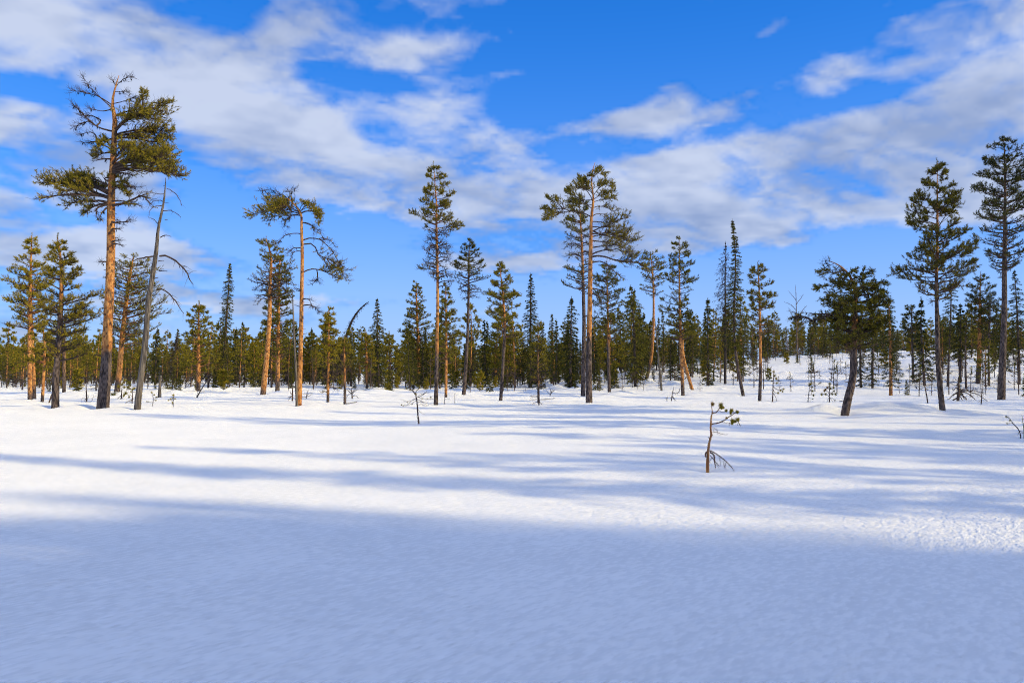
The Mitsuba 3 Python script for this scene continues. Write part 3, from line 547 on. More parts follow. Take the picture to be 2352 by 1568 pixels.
# ------------------------------------------------------------------ centre right
pine('big reddish pine with wide branching crown, front one of the pair', '5', [(437, 1438, 39), (436, 1200, 33), (440, 950, 28), (443, 700, 24), (445, 500, 19), (448, 380, 16), (457, 280, 11), (447, 190, 7), (467, 82, 3)], lo=1180, hi=960, top=.95, base=.08, hue=.66, own=True, stubs=12, dense=1.4, size=1.1, limbs=[
     ([(440, 385), (370, 345), (280, 340), (170, 365)], .9), ([(290, 340), (230, 390), (180, 405)], 1), ([(285, 338), (230, 290), (195, 275)], 1), ([(290, 340), (270, 300), (240, 285)], 1), ([(300, 340), (230, 340), (170, 330)], 1, .3),
     ([(450, 340), (380, 280), (290, 230)], 1), ([(450, 300), (400, 220), (300, 245)], 1), ([(450, 255), (400, 175), (350, 152)], 1), ([(450, 240), (420, 175), (385, 150)], 1), ([(450, 290), (380, 285), (300, 290)], 1), ([(450, 320), (390, 300), (330, 310)], .9, .6),
     ([(450, 235), (500, 195), (545, 180)], 1), ([(455, 290), (530, 240), (600, 222)], 1), ([(455, 305), (530, 275), (595, 272)], 1), ([(455, 335), (540, 320), (605, 350)], .4), ([(450, 385), (520, 355), (600, 400)], .15), ([(450, 205), (470, 145), (525, 150)], 1), ([(455, 170), (480, 115), (497, 100)], 1), ([(447, 195), (420, 155), (440, 150)], 1), ([(455, 270), (520, 210), (570, 215)], 1, -.5), ([(450, 260), (420, 210), (380, 200)], .9, .8),
     ([(445, 460), (560, 490), (745, 510)], .8), ([(445, 470), (550, 430), (660, 400)], .7), ([(445, 480), (540, 470), (705, 460)], .8), ([(445, 520), (560, 530), (690, 580)], .5), ([(445, 560), (540, 550), (640, 560)], .4), ([(445, 500), (580, 470), (700, 490)], .7, .5),
     ([(445, 610), (540, 610), (640, 640), (770, 650), (822, 692)], .5), ([(640, 638), (680, 605), (715, 592)], .8), ([(445, 645), (540, 645), (600, 700), (640, 745)], .2), ([(445, 505), (400, 478), (340, 440)], .3), ([(445, 410), (520, 415), (600, 420)], .5), ([(445, 440), (510, 435), (580, 430)], .3), ([(445, 600), (560, 570), (690, 620)], .4, -.5), ([(445, 540), (400, 520), (350, 500)], .2, .5),
     ([(440, 790), (500, 795), (560, 835)], .05), ([(440, 820), (490, 835), (510, 882)], 0)])
pine('dark-footed pine close behind the big reddish pine, rear one of the pair', '5', [(402, 1402, 27), (405, 1200, 24), (408, 1000, 22), (405, 800, 18), (400, 600, 14), (393, 450, 10), (385, 330, 5), (380, 260, 2)], [(275, 35, 40, .9), (330, 75, 50, .9), (400, 100, 40, .9), (440, 110, 40, .7), (480, 100, 50, .15), (560, 100, 50, .08), (620, 120, 50, .2), (660, 130, 60, .4), (720, 90, 60, .2), (745, 150, 50, .8), (790, 60, 40, .1)], lo=820, hi=600, top=.8, base=0, hue=.35)
pine('dense-crowned brownish pine half hidden right behind the big reddish pine', '5', [(552, 1378, 19), (548, 1200, 16), (545, 1000, 13), (540, 850, 10), (535, 640, 3)], [(650, 30, 30, .9), (700, 70, 60, .9), (760, 80, 80, .9), (830, 80, 80, .9), (900, 80, 80, .8), (980, 90, 90, .7), (1060, 70, 80, .3)], lo=1250, hi=1000, top=.7, hue=.35)
spruce('bulky green spruce on the slope foot right of the big reddish pine', '5', [(700, 1348, 18), (690, 1000, 10), (672, 780, 2)], [(785, 4, 4), (830, 30, 25), (880, 50, 50), (950, 70, 70), (1030, 80, 80), (1120, 90, 85), (1200, 85, 85), (1325, 60, 60)], hue=.36)
pine('red-stemmed pine leaning right with small round crown', '5', [(765, 1300, 19), (788, 1200, 17), (803, 1000, 14), (805, 850, 11), (800, 700, 8), (790, 590, 3)], [(582, 50, 40, .9), (620, 60, 70, .9), (660, 70, 90, .8), (700, 80, 90, .6), (740, 60, 60, .4), (790, 100, 60, .3), (830, 20, 30, .1)], lo=1280, hi=1150, hue=.5)
pine('pine with a columnar tufted top and leafy lower skirt left of the twin spire spruces', '5', [(972, 1398, 21), (965, 1200, 18), (955, 950, 13), (950, 800, 10), (948, 650, 7), (945, 513, 2)], [(520, 25, 25, 1), (570, 50, 70, 1), (620, 60, 80, 1), (680, 60, 85, 1), (740, 85, 95, .9), (790, 60, 80, .25), (850, 90, 50, .7), (900, 110, 60, .8), (960, 90, 70, .8), (1020, 100, 90, .8), (1080, 110, 100, .6)], lo=1420, hi=1250, top=.7, base=.15, hue=.38)
pine('leaning bright orange pine trunk at the foot of the columnar pine', '5', [(1025, 1366, 19), (1000, 1280, 18), (975, 1170, 15), (972, 1080, 11), (980, 985, 4)], [(990, 30, 60, .9), (1040, 50, 90, .9), (1090, 40, 100, .7)], lo=1400, hi=1330, hue=.55)
sticks('thin leaning grey dead pole right of the red-stemmed pine', '5', [(850, 1372, 13), (838, 1250, 11), (822, 1080, 8), (812, 960, 3)], [[(836, 1240, 4), (850, 1215, 3), (862, 1210, 2)], [(826, 1120, 4), (815, 1100, 3), (805, 1095, 2)], [(818, 1020, 4), (830, 1000, 3), (845, 995, 2)]], mat='dead_wood', tone=.8, br_mat='dead_wood', twigs=3)
spruce('small narrow spruce left of the dead spiky spruce', 'v', [(1626, 885, 7), (1627, 687, 1.2)], [(690, 2, 2), (730, 11, 11), (790, 17, 17), (850, 22, 22), (882, 18, 18)], hue=.25)
spruce('tallest spire-topped spruce right of the dead spiky spruce', '6', [(318, 1115, 20), (296, 1000, 18), (272, 850, 15), (262, 600, 12), (268, 350, 8), (255, 120, 3)], [(122, 3, 3), (180, 12, 14), (250, 16, 27), (320, 24, 32), (400, 34, 38), (480, 48, 52), (560, 58, 64), (640, 74, 82), (720, 78, 90), (800, 66, 80), (850, 30, 40)], hue=.26, step=.22, per=6)
spruce('dead spiky spruce with drooping bare branches beside the spire spruce', '6', [(215, 1048, 15), (215, 700, 11), (210, 400, 7), (210, 238, 2)], [(250, 3, 3), (330, 42, 30), (400, 52, 40), (480, 72, 40), (560, 72, 40), (700, 50, 40), (850, 40, 30)], dead=True, name='dead_tree', cat='dead tree', step=.24)
pine('neat pine with upturned tufts and orange mid trunk, right of the spire spruce', '6', [(411, 1146, 20), (418, 950, 17), (418, 800, 15), (415, 600, 12), (408, 450, 6), (402, 366, 2)], [(370, 8, 8, 1), (400, 42, 40, 1), (450, 55, 68, 1), (480, 62, 105, 1), (530, 65, 85, 1), (580, 65, 90, .9), (630, 50, 80, .7), (690, 60, 90, .5), (740, 60, 80, .3), (800, 30, 50, .04)], lo=1020, hi=850, hue=.55)
pine('crooked flat-topped pine with bent dark trunk and long bare left branch', '6', [(897, 1220, 46), (915, 1130, 44), (938, 1030, 40), (946, 850, 36), (952, 700, 31), (958, 600, 25), (960, 520, 19), (935, 440, 13), (890, 385, 9), (815, 345, 4)],
     [(400, 15, 60, .8), (440, 110, 90, .9), (480, 190, 140, 1), (520, 230, 170, 1), (560, 200, 190, .9), (600, 190, 195, 1), (650, 170, 180, .95), (700, 150, 160, .9), (750, 135, 130, .8), (810, 110, 100, .5), (850, 60, 60, .1)], [
     ([(940, 690), (800, 645), (700, 680), (590, 635)], .1, .1), ([(700, 680), (640, 660), (560, 672)], .1), ([(800, 648), (720, 650), (660, 640)], .1), ([(890, 400), (800, 420), (730, 415)], .9), ([(900, 460), (800, 490), (712, 510)], 1), ([(940, 480), (1030, 420), (1055, 405)], .9), ([(960, 520), (1060, 470), (1130, 465)], 1), ([(960, 560), (1080, 540), (1145, 600)], .8), ([(935, 450), (990, 420), (1000, 395)], 1),
     ([(840, 362), (790, 360), (775, 335)], 0), ([(870, 378), (830, 400), (770, 365)], .1), ([(960, 540), (880, 520), (800, 560)], .9, .6), ([(960, 560), (900, 560), (830, 640)], .8, -.6), ([(960, 530), (1040, 500), (1100, 540)], .9, .6), ([(960, 600), (1050, 610), (1120, 680)], .6), ([(955, 620), (880, 640), (850, 720)], .5)], lo=1000, hi=760, top=.55, base=0, hue=.46, stubs=8, per=9, droop=.28, step=.34)
sticks('bare thin birch rising above the hill trees left of the crooked flat-topped pine', 'v', [(1832, 826, 3.4), (1829, 740, 2.4), (1826, 655, .8)], [[(1829, 745, 1.4), (1820, 725, 1), (1812, 712, .6)], [(1828, 735, 1.4), (1838, 715, 1), (1846, 704, .6)], [(1828, 712, 1.2), (1818, 700, .9), (1804, 692, .5)], [(1827, 700, 1.2), (1836, 686, .9), (1842, 676, .5)], [(1827, 690, 1), (1820, 678, .8), (1814, 668, .5)], [(1829, 765, 1.4), (1842, 742, 1), (1852, 728, .6)]], mat='birch_bark', name='birch_tree', cat='birch tree', twigs=4, Y=97, br_mat='birch_bark')
# ------------------------------------------------------------------ right
spruce('ragged spruce with orange-lit stem right of the crooked flat-topped pine', '7', [(197, 1303, 17), (195, 1200, 14), (192, 1000, 11), (190, 832, 4)], [(850, 10, 36), (880, 28, 30), (950, 35, 40), (1030, 40, 50), (1100, 45, 60), (1180, 50, 65), (1265, 30, 40)], hue=.15, orange=.55)
spruce('dense dark spruce close behind the crooked flat-topped pine', '7', [(108, 1270, 12), (105, 1000, 8), (100, 895, 2)], [(900, 4, 5), (960, 28, 30), (1020, 40, 40), (1100, 42, 42), (1200, 42, 42), (1262, 30, 30)], hue=.12)
spruce('dense dark spruce under the right side of the crooked flat-topped pine', '7', [(52, 1268, 12), (52, 1000, 8), (54, 900, 2)], [(905, 4, 5), (960, 24, 24), (1040, 34, 34), (1140, 38, 38), (1255, 34, 34)], hue=.12)
pine('slim dark pine on the hill brow left of the tall tufted pine', '7', [(305, 1230, 12), (298, 1050, 10), (292, 878, 3)], [(882, 20, 25, .8), (920, 34, 35, .8), (980, 40, 48, .8), (1050, 40, 55, .6)], top=.3, hue=.25)
pine('tall tufted cone-shaped pine with dark trunk second from the right edge', '7', [(446, 1370, 27), (430, 1180, 23), (422, 950, 19), (415, 750, 15), (412, 550, 12), (407, 400, 8), (402, 193, 2)],
     [(200, 14, 12, 1), (230, 42, 34, 1), (280, 58, 66, 1), (325, 95, 74, 1), (370, 98, 130, 1), (420, 125, 85, 1), (455, 150, 100, 1), (520, 138, 170, 1), (570, 132, 140, 1), (605, 115, 205, 1), (650, 110, 165, .9), (695, 190, 175, .8), (745, 140, 165, .7), (790, 100, 140, .4), (835, 60, 100, .08)], [([(412, 730), (300, 690), (185, 712)], .6, .1), ([(412, 520), (500, 400), (548, 360)], 1, .2), ([(412, 640), (540, 630), (628, 598)], 1, .1)], lo=1000, hi=560, top=.6, base=0, hue=.42, own=False, step=.40, rise=.3)
pine('pine with bright orange lower trunk between the two tall right pines', '7', [(617, 1243, 23), (625, 1080, 18), (625, 950, 13), (622, 850, 8), (620, 720, 2)], [(724, 10, 15, .9), (770, 50, 58, .9), (830, 60, 70, .9), (900, 50, 60, .8), (960, 50, 60, .5)], lo=1210, hi=1130, hue=.22)
pine('tallest right-hand pine with long dark trunk, crown cut by the frame edge', '7', [(730, 1322, 37), (735, 1150, 31), (740, 950, 26), (735, 700, 21), (732, 500, 16), (730, 300, 11), (728, 160, 7), (725, 76, 2)],
     [(80, 40, 50, 1), (120, 80, 80, 1), (180, 95, 110, 1), (240, 112, 110, 1), (300, 120, 110, 1), (340, 90, 110, .9), (385, 125, 110, .9), (440, 130, 110, .6), (500, 110, 110, .5), (560, 90, 100, .2), (610, 90, 100, .6), (650, 80, 95, .4), (720, 40, 50, .05)], lo=950, hi=560, top=.35, base=.03, hue=.15, step=.38)
spruce('shaggy spruce between the tall tufted pine and the orange-trunked pine', '7', [(532, 1240, 15), (530, 1050, 10), (528, 868, 2)], [(872, 4, 4), (920, 30, 30), (980, 48, 40), (1050, 60, 60), (1130, 60, 60)], hue=.12)
spruce('slender dark spruce right beside the frame edge', '7', [(815, 1250, 15), (808, 1000, 10), (798, 703, 2)], [(708, 3, 3), (760, 20, 25), (830, 35, 40), (900, 40, 45), (980, 45, 45), (1060, 40, 40), (1150, 30, 30)], hue=.1)
pine('dull pine directly left of the tallest right-hand trunk', '7', [(670, 1258, 11), (672, 1000, 8), (675, 828, 2)], [(840, 40, 40, .8), (900, 50, 50, .8), (980, 50, 50, .8), (1050, 40, 40, .5)], top=.3, hue=.18)
pine('thin straight pole pine left of the orange-trunked pine on the right', '7', [(560, 1270, 10), (558, 1100, 7), (556, 918, 2)], [(930, 20, 20, .7), (1000, 26, 26, .6), (1060, 15, 15, .2)], top=.6, hue=.3)
spruce('broad low spruce on the brow behind the tall tufted pine', '7', [(470, 1262, 10), (480, 900, 7), (482, 745, 2)], [(750, 6, 6), (800, 28, 28), (870, 36, 36), (940, 40, 40), (1010, 40, 40), (1090, 30, 30)], hue=.2)
# ------------------------------------------------------------------ saplings, shrubs and sticks standing in the open snow
sticks('stunted bent pine sapling alone in the foreground, few needle tufts on its right', 'c', [(902, 1278, 52), (905, 1150, 48), (915, 1000, 42), (935, 850, 34), (962, 740, 32), (955, 640, 30), (960, 540, 28), (965, 450, 22), (980, 390, 16), (970, 310, 12), (976, 195, 5)], [
     [(985, 400, 14), (1040, 388, 14), (1090, 345, 12), (1120, 300, 8)], [(1092, 360, 7), (1140, 382, 6), (1180, 365, 5)], [(970, 572, 16), (1120, 535, 15), (1230, 455, 12), (1340, 395, 9), (1362, 375, 7)], [(1120, 540, 8), (1200, 552, 7), (1290, 550, 6), (1390, 500, 5)],
     [(975, 625, 6), (1020, 640, 6), (1060, 700, 6)], [(985, 695, 8), (1060, 705, 8), (1140, 730, 6), (1232, 737, 4)], [(1000, 690, 5), (1005, 650, 4), (1020, 630, 3)], [(1050, 705, 5), (1060, 660, 4), (1045, 628, 3)], [(1058, 712, 5), (1080, 740, 4), (1122, 740, 3)],
     [(940, 985, 16), (1060, 1060, 14), (1180, 1160, 12), (1240, 1230, 9), (1272, 1292, 4)], [(945, 1015, 22), (1010, 1070, 20), (1025, 1170, 16), (1048, 1280, 8)], [(945, 1060, 9), (1020, 1140, 9), (1080, 1210, 8), (1125, 1250, 5)], [(1088, 1090, 8), (1095, 1160, 7), (1100, 1220, 4)], [(1145, 1140, 7), (1155, 1210, 6), (1170, 1260, 4)], [(1180, 1170, 6), (1170, 1230, 5), (1165, 1265, 3)], [(1180, 1175, 6), (1195, 1240, 5), (1205, 1288, 3)], [(1040, 1180, 6), (1070, 1240, 5), (1092, 1275, 3)], [(940, 1180, 9), (945, 1130, 8), (985, 1095, 6)], [(1255, 560, 6), (1258, 580, 6), (1245, 600, 5)], [(1385, 520, 6), (1400, 570, 9), (1415, 602, 8)], [(1385, 545, 5), (1370, 580, 4), (1360, 598, 3)],
     [(960, 770, 16), (980, 750, 13), (998, 732, 10)], [(895, 1010, 26), (872, 1030, 22), (866, 1085, 16)], [(935, 800, 10), (926, 780, 8), (924, 770, 6)]],
     [(985, 258, 74), (1130, 272, 92), (1130, 310, 80), (1165, 315, 50), (1190, 360, 56), (1268, 352, 76), (1258, 390, 60), (1358, 378, 66), (1195, 475, 44), (1296, 520, 84), (1340, 530, 60), (1378, 500, 78), (1290, 555, 60)], name='pine_sapling', cat='sapling', hue=.78, tone=.58, pom_k=110, brown=(0, 8), mat='pine_bark', br_mat='twig_mat', pom_scale=1.12, nw=.0035)
sticks('spindly pine sapling with low bare whiskers in front of the tallest central pine', 'd', [(727, 1402, 40), (705, 1200, 36), (692, 980, 30), (675, 830, 30), (660, 740, 26), (668, 660, 16)], [
     [(680, 815, 9), (530, 885, 8), (390, 880, 6), (320, 838, 3)], [(675, 850, 10), (560, 880, 9), (480, 960, 8), (330, 982, 6)], [(690, 850, 9), (580, 940, 8), (370, 1010, 5)], [(700, 850, 9), (830, 910, 8), (965, 925, 4)], [(705, 915, 9), (790, 905, 8), (870, 960, 7), (960, 995, 4)], [(715, 980, 10), (800, 970, 9), (880, 1010, 7), (978, 965, 4)], [(690, 800, 9), (820, 830, 8), (990, 860, 7), (1090, 850, 5)],
     [(650, 745, 22), (590, 660, 20), (500, 520, 16), (445, 385, 9)], [(700, 800, 12), (830, 745, 12), (930, 655, 7)], [(700, 770, 9), (840, 720, 8), (960, 690, 5)], [(675, 1060, 6), (640, 1068, 5), (608, 1083, 3)], [(715, 1090, 6), (810, 1180, 5), (910, 1196, 3)], [(520, 560, 8), (540, 480, 7), (590, 470, 6)]],
     [(322, 978, 50), (362, 1008, 45), (470, 920, 45), (570, 962, 45), (580, 470, 90), (750, 572, 80), (660, 725, 85), (442, 600, 60), (800, 850, 45), (990, 800, 50), (1095, 840, 50), (920, 840, 40)], name='pine_sapling', cat='sapling', hue=.85, tone=.45, pom_k=30)
sticks('small bushy pine sapling left of the crooked pine, brown-tinged on its left', 'b', [(585, 1066, 14), (584, 940, 12), (584, 815, 7)], [[(583, 1000, 6), (540, 965, 5), (475, 968, 4)], [(583, 960, 6), (540, 910, 5), (510, 905, 4)], [(583, 900, 6), (550, 870, 5)], [(586, 900, 6), (640, 880, 4)], [(586, 980, 6), (640, 955, 5), (690, 962, 4)], [(586, 960, 5), (640, 930, 4), (662, 915, 3)], [(588, 1010, 5), (640, 1030, 4), (670, 1062, 3)], [(583, 1010, 5), (560, 1030, 4), (548, 1062, 3)], [(588, 1015, 5), (610, 1035, 4), (622, 1065, 3)]],
     [(585, 815, 55), (550, 868, 55), (535, 895, 50), (515, 912, 55), (475, 965, 60), (530, 960, 50), (600, 880, 50), (642, 870, 52), (662, 918, 50), (690, 962, 60), (632, 960, 50), (668, 1045, 28), (585, 850, 45)], name='pine_sapling', cat='sapling', hue=.5, pom_k=30, brown=(1, 2, 3))
sticks('scrawny pine sapling with short tufts only on its right side, left of the bushy sapling', 'b', [(285, 1066, 11), (296, 950, 9), (312, 825, 6)], [[(300, 920, 5), (330, 915, 4), (350, 918, 3)], [(294, 970, 5), (330, 970, 4), (358, 975, 3)], [(308, 865, 5), (340, 862, 4)], [(288, 1020, 5), (320, 1022, 4), (352, 1030, 3)], [(292, 970, 5), (270, 972, 3), (252, 978, 3)], [(287, 1030, 4), (305, 1040, 3), (315, 1066, 2)]],
     [(314, 822, 55), (350, 862, 45), (346, 917, 46), (356, 975, 48), (350, 1030, 26), (255, 977, 20), (300, 838, 40)], name='pine_sapling', cat='sapling', hue=.42, pom_k=28)
sticks('lime-green young pine sapling at the right foot of the neat orange pine', '6', [(485, 1148, 7), (488, 1060, 6), (490, 972, 3)], [[(489, 1060, 3), (515, 1080, 3), (545, 1076, 2)], [(489, 1020, 3), (505, 1012, 2)], [(487, 1100, 3), (500, 1120, 2), (505, 1146, 2)], [(489, 1080, 3), (510, 1100, 2), (520, 1098, 2)]],
     [(490, 978, 24), (498, 1000, 24), (505, 1018, 24), (510, 1042, 22), (480, 1030, 16), (545, 1076, 20), (530, 1084, 20), (515, 1098, 20), (540, 1092, 16)], name='pine_sapling', cat='sapling', hue=.8, pom_k=26)
sticks('tiny leaning pine sapling with one left-hand twig, right of the dead snag foot', 'a', [(1455, 1042, 12), (1472, 950, 10), (1462, 860, 8), (1440, 790, 5)], [[(1460, 985, 7), (1400, 980, 6), (1320, 970, 4)], [(1468, 900, 6), (1500, 910, 5), (1530, 880, 4)], [(1470, 930, 5), (1510, 950, 4)]], [(1442, 795, 60), (1488, 838, 50), (1530, 885, 56), (1525, 942, 50), (1325, 970, 40), (1365, 970, 25)], name='pine_sapling', cat='sapling', hue=.72, pom_k=26)
sticks('tiny upright yellow-green pine seedling on the snow crest left of centre', 'a', [(1848, 1054, 12), (1850, 960, 10), (1850, 840, 6)], [[(1850, 950, 6), (1810, 930, 5), (1770, 940, 4)], [(1852, 940, 6), (1890, 910, 5)], [(1850, 1000, 5), (1835, 1020, 4), (1825, 1020, 3)]], [(1850, 845, 70), (1812, 915, 60), (1775, 940, 50), (1892, 912, 45), (1835, 980, 60), (1850, 900, 60), (1838, 1015, 40)], name='pine_sapling', cat='sapling', hue=.85, pom_k=28)
sticks('young pine with yellowed lower tufts between the tall pine and the dead snag', 'a', [(1075, 992, 22), (1080, 860, 18), (1082, 730, 8)], [[(1070, 935, 12), (1000, 960, 10), (920, 998, 6)], [(1080, 860, 8), (1030, 840, 7), (970, 830, 5)], [(1082, 800, 8), (1130, 780, 6)], [(1076, 940, 8), (1100, 900, 6), (1120, 880, 4)], [(1070, 960, 6), (1040, 970, 5), (1020, 995, 4)]], [(975, 815, 110), (1030, 880, 60), (940, 860, 60), (1120, 715, 80), (1085, 735, 70), (1060, 780, 60)], name='pine_sapling', cat='sapling', hue=.8, pom_k=30)
sticks('small drooping pine sapling close right of the tall pine foot', 'a', [(872, 912, 24), (878, 820, 18), (885, 640, 8)], [[(870, 850, 12), (820, 900, 8), (775, 950, 5)], [(874, 870, 10), (850, 920, 7), (800, 955, 5)], [(878, 880, 8), (905, 920, 6), (912, 950, 4)], [(880, 760, 8), (800, 800, 6), (720, 830, 4)], [(882, 700, 7), (920, 690, 5)], [(884, 660, 7), (830, 680, 5)]], [(750, 825, 110), (700, 830, 80), (830, 680, 90), (930, 690, 80), (880, 640, 90), (935, 560, 70), (905, 600, 60)], name='pine_sapling', cat='sapling', hue=.85, pom_k=30)
sticks('bare red-stemmed pine sapling with upswept twigs in front of the hill on the right', 'e', [(405, 948, 18), (388, 840, 16), (362, 690, 15), (350, 610, 14), (340, 500, 10), (328, 430, 6)], [
     [(352, 640, 8), (430, 600, 7), (482, 545, 4)], [(350, 655, 8), (260, 650, 7), (170, 640, 4)], [(355, 665, 7), (250, 680, 6), (165, 672, 3)], [(346, 560, 7), (400, 530, 6), (430, 490, 3)], [(342, 525, 7), (280, 510, 6), (235, 530, 3)], [(340, 500, 6), (380, 470, 5), (380, 370, 2)], [(334, 470, 6), (310, 440, 5), (305, 425, 3)], [(352, 620, 7), (280, 590, 6), (240, 585, 3)], [(358, 680, 6), (420, 690, 5), (450, 680, 3)], [(352, 600, 6), (300, 560, 5), (255, 550, 3)]], name='pine_sapling', cat='sapling', tone=.35, twigs=4)
sticks('tangle of bare dark branches bent to the snow right of the tall tufted pine', 'e', [(842, 928, 42), (852, 820, 36), (856, 720, 26), (862, 570, 12)], [
     [(855, 800, 14), (780, 830, 12), (720, 890, 7), (690, 905, 4)], [(850, 870, 18), (800, 905, 16), (755, 935, 9)], [(860, 800, 14), (960, 800, 12), (1060, 860, 9), (1130, 935, 5)], [(860, 790, 14), (980, 790, 12), (1100, 850, 9), (1180, 935, 5)], [(860, 770, 12), (1000, 760, 10), (1120, 790, 8), (1200, 805, 4)], [(860, 760, 10), (940, 740, 9), (1020, 690, 4)], [(858, 720, 9), (790, 740, 8), (740, 790, 4)], [(862, 840, 16), (940, 850, 13), (1020, 900, 9), (1050, 932, 5)],
     [(862, 850, 12), (900, 880, 10), (930, 925, 6)], [(860, 640, 8), (820, 620, 6), (790, 590, 3)], [(860, 650, 8), (900, 620, 6), (940, 610, 3)], [(900, 790, 12), (920, 850, 10), (990, 920, 7)], [(855, 690, 8), (800, 690, 6), (760, 640, 3)], [(1060, 770, 7), (1080, 730, 5), (1078, 695, 3)]],
     [(750, 750, 40), (780, 830, 36), (1120, 845, 24)], name='bare_shrub', cat='shrub', tone=.12, twigs=9, hue=.4, pom_k=16)
sticks('thin twig stem rising from the snow at the right of the branch tangle', 'e', [(1185, 960, 14), (1190, 860, 11), (1185, 760, 8), (1178, 670, 3)], [[(1190, 850, 6), (1150, 800, 5), (1110, 850, 3)], [(1188, 800, 6), (1215, 790, 4), (1240, 800, 3)], [(1186, 940, 5), (1160, 930, 4), (1140, 940, 3)]], name='bare_shrub', cat='shrub', tone=.1, twigs=3)
sticks('leaning bare sapling twig with a few buds at the right frame edge', 'e', [(1760, 1438, 15), (1722, 1330, 13), (1640, 1235, 10), (1600, 1175, 8), (1560, 1150, 5)], [[(1655, 1255, 6), (1610, 1250, 5), (1560, 1258, 4)], [(1738, 1360, 6), (1720, 1400, 4), (1705, 1415, 3)], [(1620, 1215, 5), (1600, 1215, 4)], [(1735, 1355, 7), (1770, 1365, 5), (1800, 1385, 3)]], [(1555, 1150, 50), (1570, 1250, 40), (1605, 1205, 40), (1580, 1160, 36)], name='pine_sapling', cat='sapling', hue=.55, pom_k=20, tone=.25)
sticks('upright bare twig cut by the right frame edge, beside the leaning bare twig', 'e', [(1812, 1440, 15), (1806, 1330, 12), (1796, 1240, 9), (1784, 1125, 4)], [[(1808, 1385, 7), (1788, 1395, 5), (1775, 1388, 3)], [(1798, 1200, 5), (1815, 1180, 4)], [(1790, 1190, 5), (1775, 1180, 3)]], name='bare_shrub', cat='shrub', tone=.2)
sticks('short bare stick with fine side twigs right of the tallest central pine, nearer one', 'd', [(1318, 968, 14), (1330, 820, 11), (1342, 680, 6)], [[(1322, 940, 6), (1305, 945, 4), (1300, 970, 3)], [(1322, 930, 6), (1340, 945, 4), (1348, 970, 3)], [(1335, 832, 5), (1390, 850, 5), (1438, 832, 5)]], [(1438, 832, 26)], name='bare_shrub', cat='shrub', tone=.08, pom_k=14)
sticks('short plain stick poking from the snow left of the dark-trunked pine', 'd', [(1560, 966, 10), (1565, 850, 9), (1556, 715, 7)], [[(1558, 735, 6), (1575, 740, 4)]], name='bare_shrub', cat='shrub', tone=.08)
sticks('bare bush with long sideways branch at the foot of the spindly young pine', 'g', [(366, 397, 12), (368, 330, 10), (368, 250, 7)], [[(366, 350, 5), (430, 345, 5), (520, 333, 3)], [(366, 350, 5), (320, 345, 4), (280, 350, 3)], [(366, 370, 5), (330, 375, 4), (300, 392, 3)], [(366, 320, 5), (320, 310, 4), (282, 318, 3)], [(368, 365, 5), (385, 380, 4), (396, 394, 3)], [(366, 335, 4), (330, 325, 4), (285, 332, 3)]], name='bare_shrub', cat='shrub', tone=.12, twigs=5)
sticks('forked bare twig in the snow below the columnar pine', 'g', [(1612, 360, 9), (1622, 290, 8), (1638, 225, 3)], [[(1618, 310, 4), (1640, 340, 3), (1655, 358, 2)], [(1618, 320, 4), (1635, 345, 3), (1640, 360, 2)], [(1628, 280, 6), (1660, 290, 5), (1700, 240, 4)], [(1612, 340, 3), (1600, 320, 2)]], name='bare_shrub', cat='shrub', tone=.08)
sticks('tiny twig tuft just left of the forked bare twig', 'g', [(1570, 360, 5), (1572, 340, 4), (1574, 315, 2)], [[(1571, 350, 3), (1560, 340, 2), (1548, 330, 2)], [(1572, 340, 3), (1562, 325, 2)], [(1572, 335, 3), (1580, 322, 2)]], name='bare_shrub', cat='shrub', tone=.08)
sticks('bare twig bush half sunk in snow right behind the spindly young pine', 'g', [(470, 312, 7), (478, 285, 6), (462, 228, 3)], [[(474, 300, 4), (495, 275, 3), (520, 248, 2)], [(474, 296, 4), (450, 280, 3), (440, 255, 2)], [(476, 285, 4), (500, 270, 3), (515, 262, 2)], [(478, 280, 3), (490, 260, 3), (488, 240, 2)]], name='bare_shrub', cat='shrub', tone=.1, twigs=3)
sticks('small bent bush with brown twigs right of the umbrella pine foot', 'f', [(530, 335, 9), (535, 300, 7), (545, 265, 4)], [[(532, 325, 5), (505, 325, 4), (480, 330, 3)], [(534, 310, 4), (560, 290, 3), (590, 288, 3)], [(536, 300, 4), (510, 295, 3), (490, 300, 2)], [(534, 318, 4), (560, 310, 3), (580, 300, 2)]], [(585, 290, 18), (490, 325, 20), (550, 262, 14)], name='bare_shrub', cat='shrub', tone=.1, twigs=5, hue=.3, pom_k=12)
sticks('bare low shrub with arching twigs behind the thin pole pine', 'f', [(962, 336, 14), (958, 290, 11), (955, 245, 6)], [[(960, 300, 7), (920, 260, 5), (900, 245, 3)], [(960, 300, 7), (1000, 260, 5), (1030, 250, 3)], [(962, 320, 6), (990, 310, 5), (1015, 338, 3)], [(960, 280, 5), (985, 250, 4), (1000, 225, 3)], [(958, 290, 5), (930, 300, 4), (915, 330, 3)], [(957, 270, 5), (935, 250, 4), (930, 230, 3)]], name='bare_shrub', cat='shrub', tone=.1, twigs=7)
sticks('fallen dead branch lying on snow at the foot of the thin pole pine', 'f', [(905, 385, 8), (950, 380, 8), (1000, 372, 7), (1046, 394, 4)], [[(990, 374, 5), (1010, 385, 4), (1025, 396, 3)]], name='fallen_branch', cat='branch', tone=.08)
sticks('dark ragged bush of dead twigs left of the umbrella pine foot', 'f', [(398, 356, 14), (400, 300, 12), (398, 240, 8)], [[(398, 330, 6), (375, 325, 5), (352, 330, 3)], [(398, 310, 6), (380, 320, 5), (362, 356, 3)], [(400, 300, 6), (385, 290, 5), (376, 275, 3)], [(402, 325, 5), (414, 330, 4)]], name='bare_shrub', cat='shrub', tone=.1, twigs=6)
